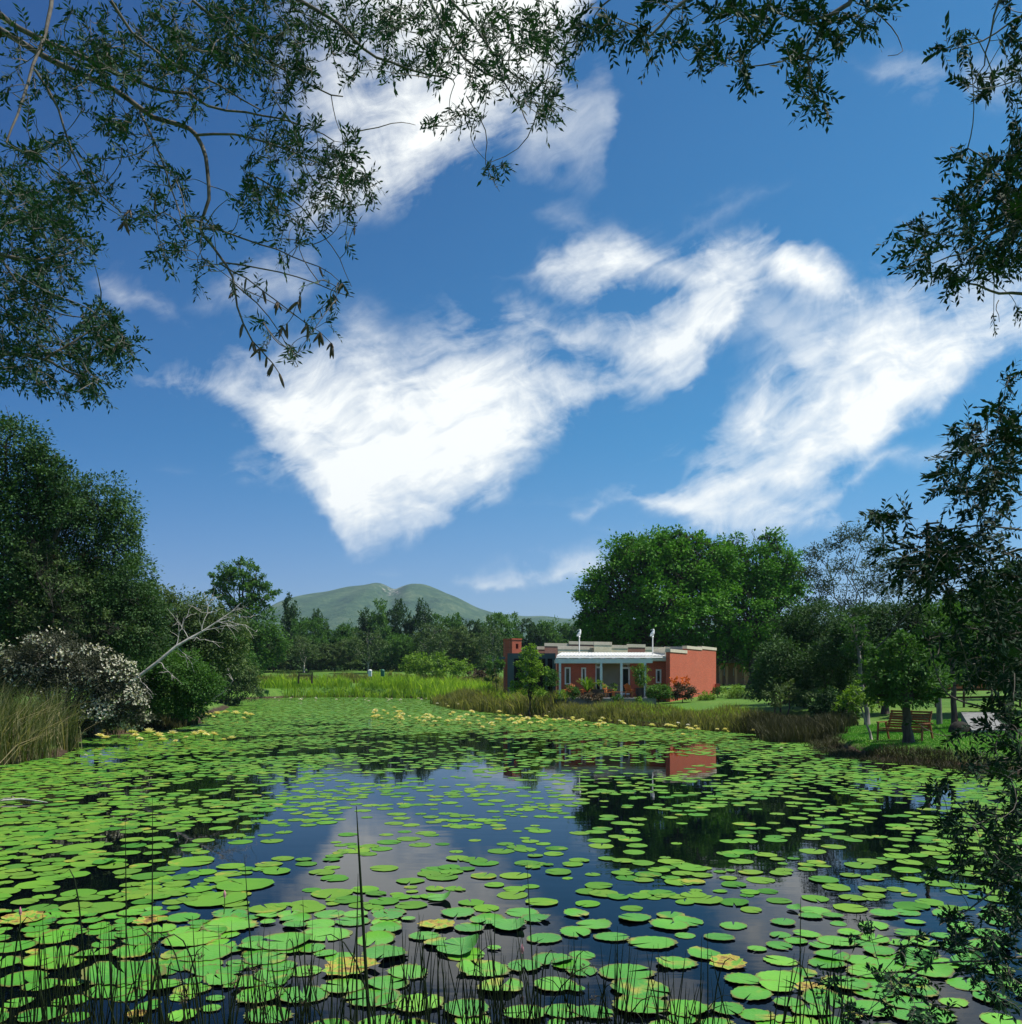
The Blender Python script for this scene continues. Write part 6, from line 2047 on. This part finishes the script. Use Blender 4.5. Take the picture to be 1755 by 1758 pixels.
for k_ in range(64):
    if k_ < 50:
        t = np.array(P(pr_.uniform(430, 625), pr_.uniform(470, 640), DA))
        if t[0] > P(0, 0, 1)[0] and False:
            continue
    else:
        t = np.array(P(pr_.choice([(200, 378), (232, 382), (222, 310), (618, 290), (640, 300), (600, 470)])[0] + pr_.gauss(0, 12), pr_.uniform(285, 400), DA))
    i = int(np.argmin(((SA - t) ** 2).sum(1)))
    if np.linalg.norm((SA[i] - t)[[0, 2]]) > .35:
        continue
    o_ = bpy.data.objects.new('seed_pod', pm)
    COL.objects.link(o_)
    o_.parent = rootA
    o_.location = tuple(SA[i] - tb)
    o_.rotation_euler = (pr_.gauss(0, .35), pr_.gauss(0, .35), pr_.random() * 6)
    s_ = pr_.uniform(.8, 1.35)
    o_.scale = (s_, s_, s_)

# leafy tree further back at the left edge
DB = 12.0
tb = np.array((-10.2, 11.4, gz(-10.2, 11.4)))
rootB = thing('left_edge_tree', tb, 'leafy tree reaching in at the left edge, between the overhanging branches and the bank trees', 'tree')
G = Geo()
G.tube(np.array([tb + (0, 0, -.2), tb + (.2, .1, 3), tb + (.4, .3, 6), tb + (.6, .5, 9)]), (.3, .24, .18, .1), 9)
for e in (P(-60, 600, DB), P(-60, 420, DB)):
    G.tube(np.array([tb + (.35, .2, 5), (tb + (.35, .2, 5.6) + e) / 2, e]), (.12, .08, .05), 7)
G.build('trunk', MAT['bark'], rootB, smooth=True)
limbsB = [([(-60, 600), (20, 606), (75, 618), (120, 640), (160, 650)], .035, .01), ([(-60, 420), (0, 440), (60, 450), (110, 440), (140, 425)], .035, .01),
          ([(75, 618), (130, 590), (180, 560), (215, 600)], .02, .006), ([(0, 440), (40, 500), (90, 530), (150, 540)], .02, .006), ([(-40, 480), (20, 540), (60, 560)], .02, .006)]
regB = [(30, 350, 50, 44, 60), (100, 350, 60, 40, 50), (60, 410, 80, 50, 100), (130, 420, 50, 45, 56), (40, 470, 60, 45, 70), (100, 480, 40, 30, 34), (70, 530, 80, 40, 80), (30, 590, 50, 50, 60), (175, 548, 36, 34, 50), (160, 590, 60, 40, 66),
        (215, 600, 36, 30, 40), (100, 620, 70, 45, 70), (40, 650, 50, 30, 30), (165, 655, 40, 25, 32), (120, 675, 20, 20, 8), (10, 300, 30, 30, 14)]
regB = [(a - 6, b_, c * .9, d * .9, int(n_ * .8)) for a, b_, c, d, n_ in regB]
overhang(rootB, 202, limbsB, regB, DB, 10.5, 'near_leaf', 30, 9, .9, lw=.36, twig_r=.004)

# right-hand tree, close: its branches hang across the top and down the right side
DC = 3.6
tb = np.array((4.6, 2.6, gz(4.6, 2.6)))
rootC = thing('right_hand_tree', tb, 'dark foreground tree hanging branches of small oval leaves across the top and right side', 'tree')
G = Geo()
G.tube(np.array([tb + (0, 0, -.2), tb + (-.1, .1, 1.5), tb + (-.2, .3, 3.2), tb + (-.5, .5, 5.0), tb + (-1.0, .6, 6.6)]), (.2, .17, .14, .1, .06), 9)
for e, h_ in ((P(1480, -60, DC), 5.0), (P(1800, 30, DC), 3.4), (P(1800, 360, DC), 2.9), (P(1800, 512, DC), 2.6), (P(1800, 890, DC), 1.6), (P(1240, -60, DC), 5.6)):
    s = tb + np.array((-.25, .3, h_))
    G.tube(np.array([s, (s + e) / 2 + (0, 0, .15), e]), (.04, .025, .016), 7)
G.build('trunk', MAT['bark'], rootC, smooth=True)
limbsC = [([(1480, -60), (1455, -5), (1430, 22), (1400, 60), (1382, 90), (1378, 130), (1392, 175)], .011, .003), ([(1440, 20), (1370, 32), (1320, 12), (1270, 25), (1235, 40)], .006, .002), ([(1382, 102), (1340, 112), (1290, 121), (1250, 108)], .004, .0015),
          ([(1240, -60), (1200, -20), (1150, 20), (1110, 60), (1085, 50), (1050, 40)], .008, .002), ([(1110, 60), (1118, 80), (1116, 95)], .003, .0015), ([(1470, 0), (1510, 30), (1535, 60), (1540, 85), (1512, 94)], .003, .0012), ([(1240, -60), (1100, -30), (1030, 10), (1010, 50)], .006, .002),
          ([(1800, 30), (1755, 28), (1720, 45), (1680, 72), (1630, 88)], .006, .002), ([(1730, -20), (1718, 20), (1708, 65), (1703, 112), (1690, 145)], .005, .002), ([(1800, 512), (1755, 511), (1715, 513), (1680, 502), (1655, 488), (1610, 475)], .008, .002),
          ([(1800, 360), (1750, 370), (1700, 395), (1655, 425), (1600, 445)], .009, .002), ([(1755, 372), (1720, 320), (1690, 280), (1655, 262)], .005, .002), ([(1700, 395), (1640, 390), (1570, 400), (1530, 388)], .004, .0015), ([(1715, 515), (1705, 535), (1704, 552)], .002, .001)]
regC = [(1255, 15, 50, 22, 22), (1310, 25, 40, 28, 20), (1380, 15, 40, 28, 20), (1300, 55, 40, 22, 14), (1222, 88, 34, 34, 22), (1262, 112, 38, 26, 18), (1280, 142, 12, 16, 5), (1378, 98, 32, 30, 20), (1388, 145, 28, 34, 24), (1402, 180, 22, 14, 10),
        (1430, 52, 38, 24, 18), (1482, 28, 34, 24, 13), (1520, 8, 26, 12, 6), (1022, 30, 36, 28, 18), (1070, 60, 38, 26, 18), (1110, 62, 32, 22, 12), (1160, 48, 30, 30, 16), (1115, 92, 12, 10, 4), (1150, 10, 50, 14, 13), (1040, 72, 14, 8, 3), (1000, 60, 20, 26, 7),
        (1640, 80, 36, 18, 13), (1690, 142, 42, 24, 20), (1735, 60, 24, 50, 16), (1735, 140, 24, 36, 14), (1742, 262, 26, 60, 34), (1700, 310, 48, 44, 36), (1648, 388, 46, 36, 26), (1595, 405, 40, 24, 18), (1560, 400, 30, 22, 8), (1575, 442, 34, 26, 15), (1620, 468, 38, 22, 13),
        (1690, 440, 46, 46, 34), (1742, 400, 34, 80, 50), (1742, 540, 14, 12, 3), (1735, 8, 26, 12, 6), (1730, 365, 34, 58, 36), (1640, 270, 16, 26, 7), (1662, 345, 36, 36, 20), (1705, 550, 4, 6, 1), (1790, 330, 40, 160, 60)]
regC = [(a, b_, c * .85, d * .85, max(1, int(n_ * (.58 if a < 1560 else .62)))) for a, b_, c, d, n_ in regC]
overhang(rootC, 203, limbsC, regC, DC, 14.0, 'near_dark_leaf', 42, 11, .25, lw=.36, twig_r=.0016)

# lower right: boughs of the same kind of tree, standing nearer the water
DE = 4.6
tb = np.array((4.3, 4.4, gz(4.3, 4.4)))
rootE = thing('bankside_shrub', tb, 'tall dark leafy shrub filling the lower right edge, its boughs reaching over the water', 'shrub')
G = Geo()
G.tube(np.array([tb + (0, 0, -.2), tb + (-.05, .05, 1.0), tb + (-.1, .1, 2.1), tb + (-.15, .1, 3.2)]), (.11, .09, .07, .04), 9)
for e, h_ in ((P(1790, 905, DE), 2.6), (P(1790, 870, DE), 2.8), (P(1790, 945, DE), 2.5), (P(1790, 1110, DE), 1.9), (P(1790, 1290, DE), 1.3), (P(1790, 1480, DE), .8), (P(1790, 1640, DE), .5)):
    s = tb + np.array((-.1, .08, h_))
    G.tube(np.array([s, (s + e) / 2 + (0, 0, .04), e]), (.025, .018, .012), 7)
G.build('trunk', MAT['bark'], rootE, smooth=True)
limbsE = [([(1790, 905), (1755, 908), (1680, 904), (1600, 915), (1560, 928), (1535, 934), (1515, 915)], .006, .0018), ([(1790, 870), (1740, 850), (1705, 815), (1685, 785), (1665, 750)], .007, .002), ([(1790, 945), (1755, 945), (1700, 968), (1640, 985), (1600, 1000)], .009, .003),
          ([(1640, 985), (1600, 1010), (1565, 1045), (1530, 1080), (1500, 1108)], .006, .004), ([(1790, 1110), (1740, 1100), (1690, 1080), (1640, 1060)], .007, .002), ([(1790, 1290), (1735, 1235), (1690, 1210), (1650, 1195), (1628, 1175), (1615, 1130), (1585, 1060)], .008, .002),
          ([(1790, 1290), (1730, 1305), (1680, 1320), (1650, 1300), (1610, 1260), (1580, 1235)], .004, .0015), ([(1790, 1480), (1720, 1440), (1660, 1400), (1620, 1350)], .008, .002), ([(1790, 1480), (1720, 1520), (1670, 1560), (1620, 1590)], .008, .002),
          ([(1790, 1640), (1700, 1650), (1600, 1660), (1540, 1690), (1490, 1740)], .008, .002), ([(1700, 1650), (1640, 1610), (1560, 1600), (1500, 1605), (1470, 1610)], .004, .0015), ([(1690, 860), (1720, 720), (1735, 660)], .004, .0015), ([(1790, 760), (1755, 740), (1725, 720)], .006, .002)]
regE = [(1740, 655, 14, 26, 8), (1722, 722, 36, 36, 22), (1660, 755, 34, 44, 26), (1700, 805, 54, 46, 44), (1642, 832, 36, 34, 22), (1690, 862, 54, 46, 36), (1615, 800, 20, 26, 8), (1530, 882, 36, 28, 18), (1508, 885, 24, 14, 6), (1740, 765, 26, 56, 30),
        (1600, 932, 50, 30, 26), (1592, 962, 52, 42, 44), (1562, 968, 36, 32, 24), (1640, 940, 36, 26, 18), (1700, 930, 50, 30, 24), (1720, 985, 55, 50, 40), (1650, 1000, 70, 30, 36), (1600, 1003, 40, 24, 20), (1530, 950, 26, 24, 8),
        (1725, 1060, 50, 56, 50), (1680, 1085, 50, 50, 36), (1730, 1130, 44, 56, 46), (1690, 1145, 46, 40, 26), (1738, 1215, 34, 54, 34), (1705, 1235, 36, 40, 20), (1740, 1300, 32, 54, 34), (1690, 1315, 38, 34, 20), (1720, 1395, 50, 54, 44), (1690, 1470, 54, 56, 44), (1740, 1500, 32, 56, 30),
        (1650, 1400, 44, 34, 20), (1630, 1350, 34, 16, 9), (1720, 1580, 44, 50, 34), (1690, 1650, 54, 46, 34), (1550, 1690, 56, 26, 20), (1482, 1604, 26, 12, 8), (1500, 1736, 56, 16, 16), (1580, 1630, 40, 26, 12), (1640, 1600, 40, 40, 18), (1600, 1740, 60, 20, 16), (1440, 1680, 20, 30, 5),
        (1660, 1270, 30, 30, 10), (1630, 1060, 30, 40, 12), (1600, 1095, 20, 40, 7), (1740, 1700, 40, 50, 26), (1790, 1100, 40, 200, 50), (1790, 1400, 40, 200, 50), (1620, 1500, 20, 40, 6), (1578, 1236, 5, 8, 2)]
regE = [(a, b_, c * .88, d * .88, max(1, int(n_ * (.64 if b_ < 1120 else .62)))) for a, b_, c, d, n_ in regE]
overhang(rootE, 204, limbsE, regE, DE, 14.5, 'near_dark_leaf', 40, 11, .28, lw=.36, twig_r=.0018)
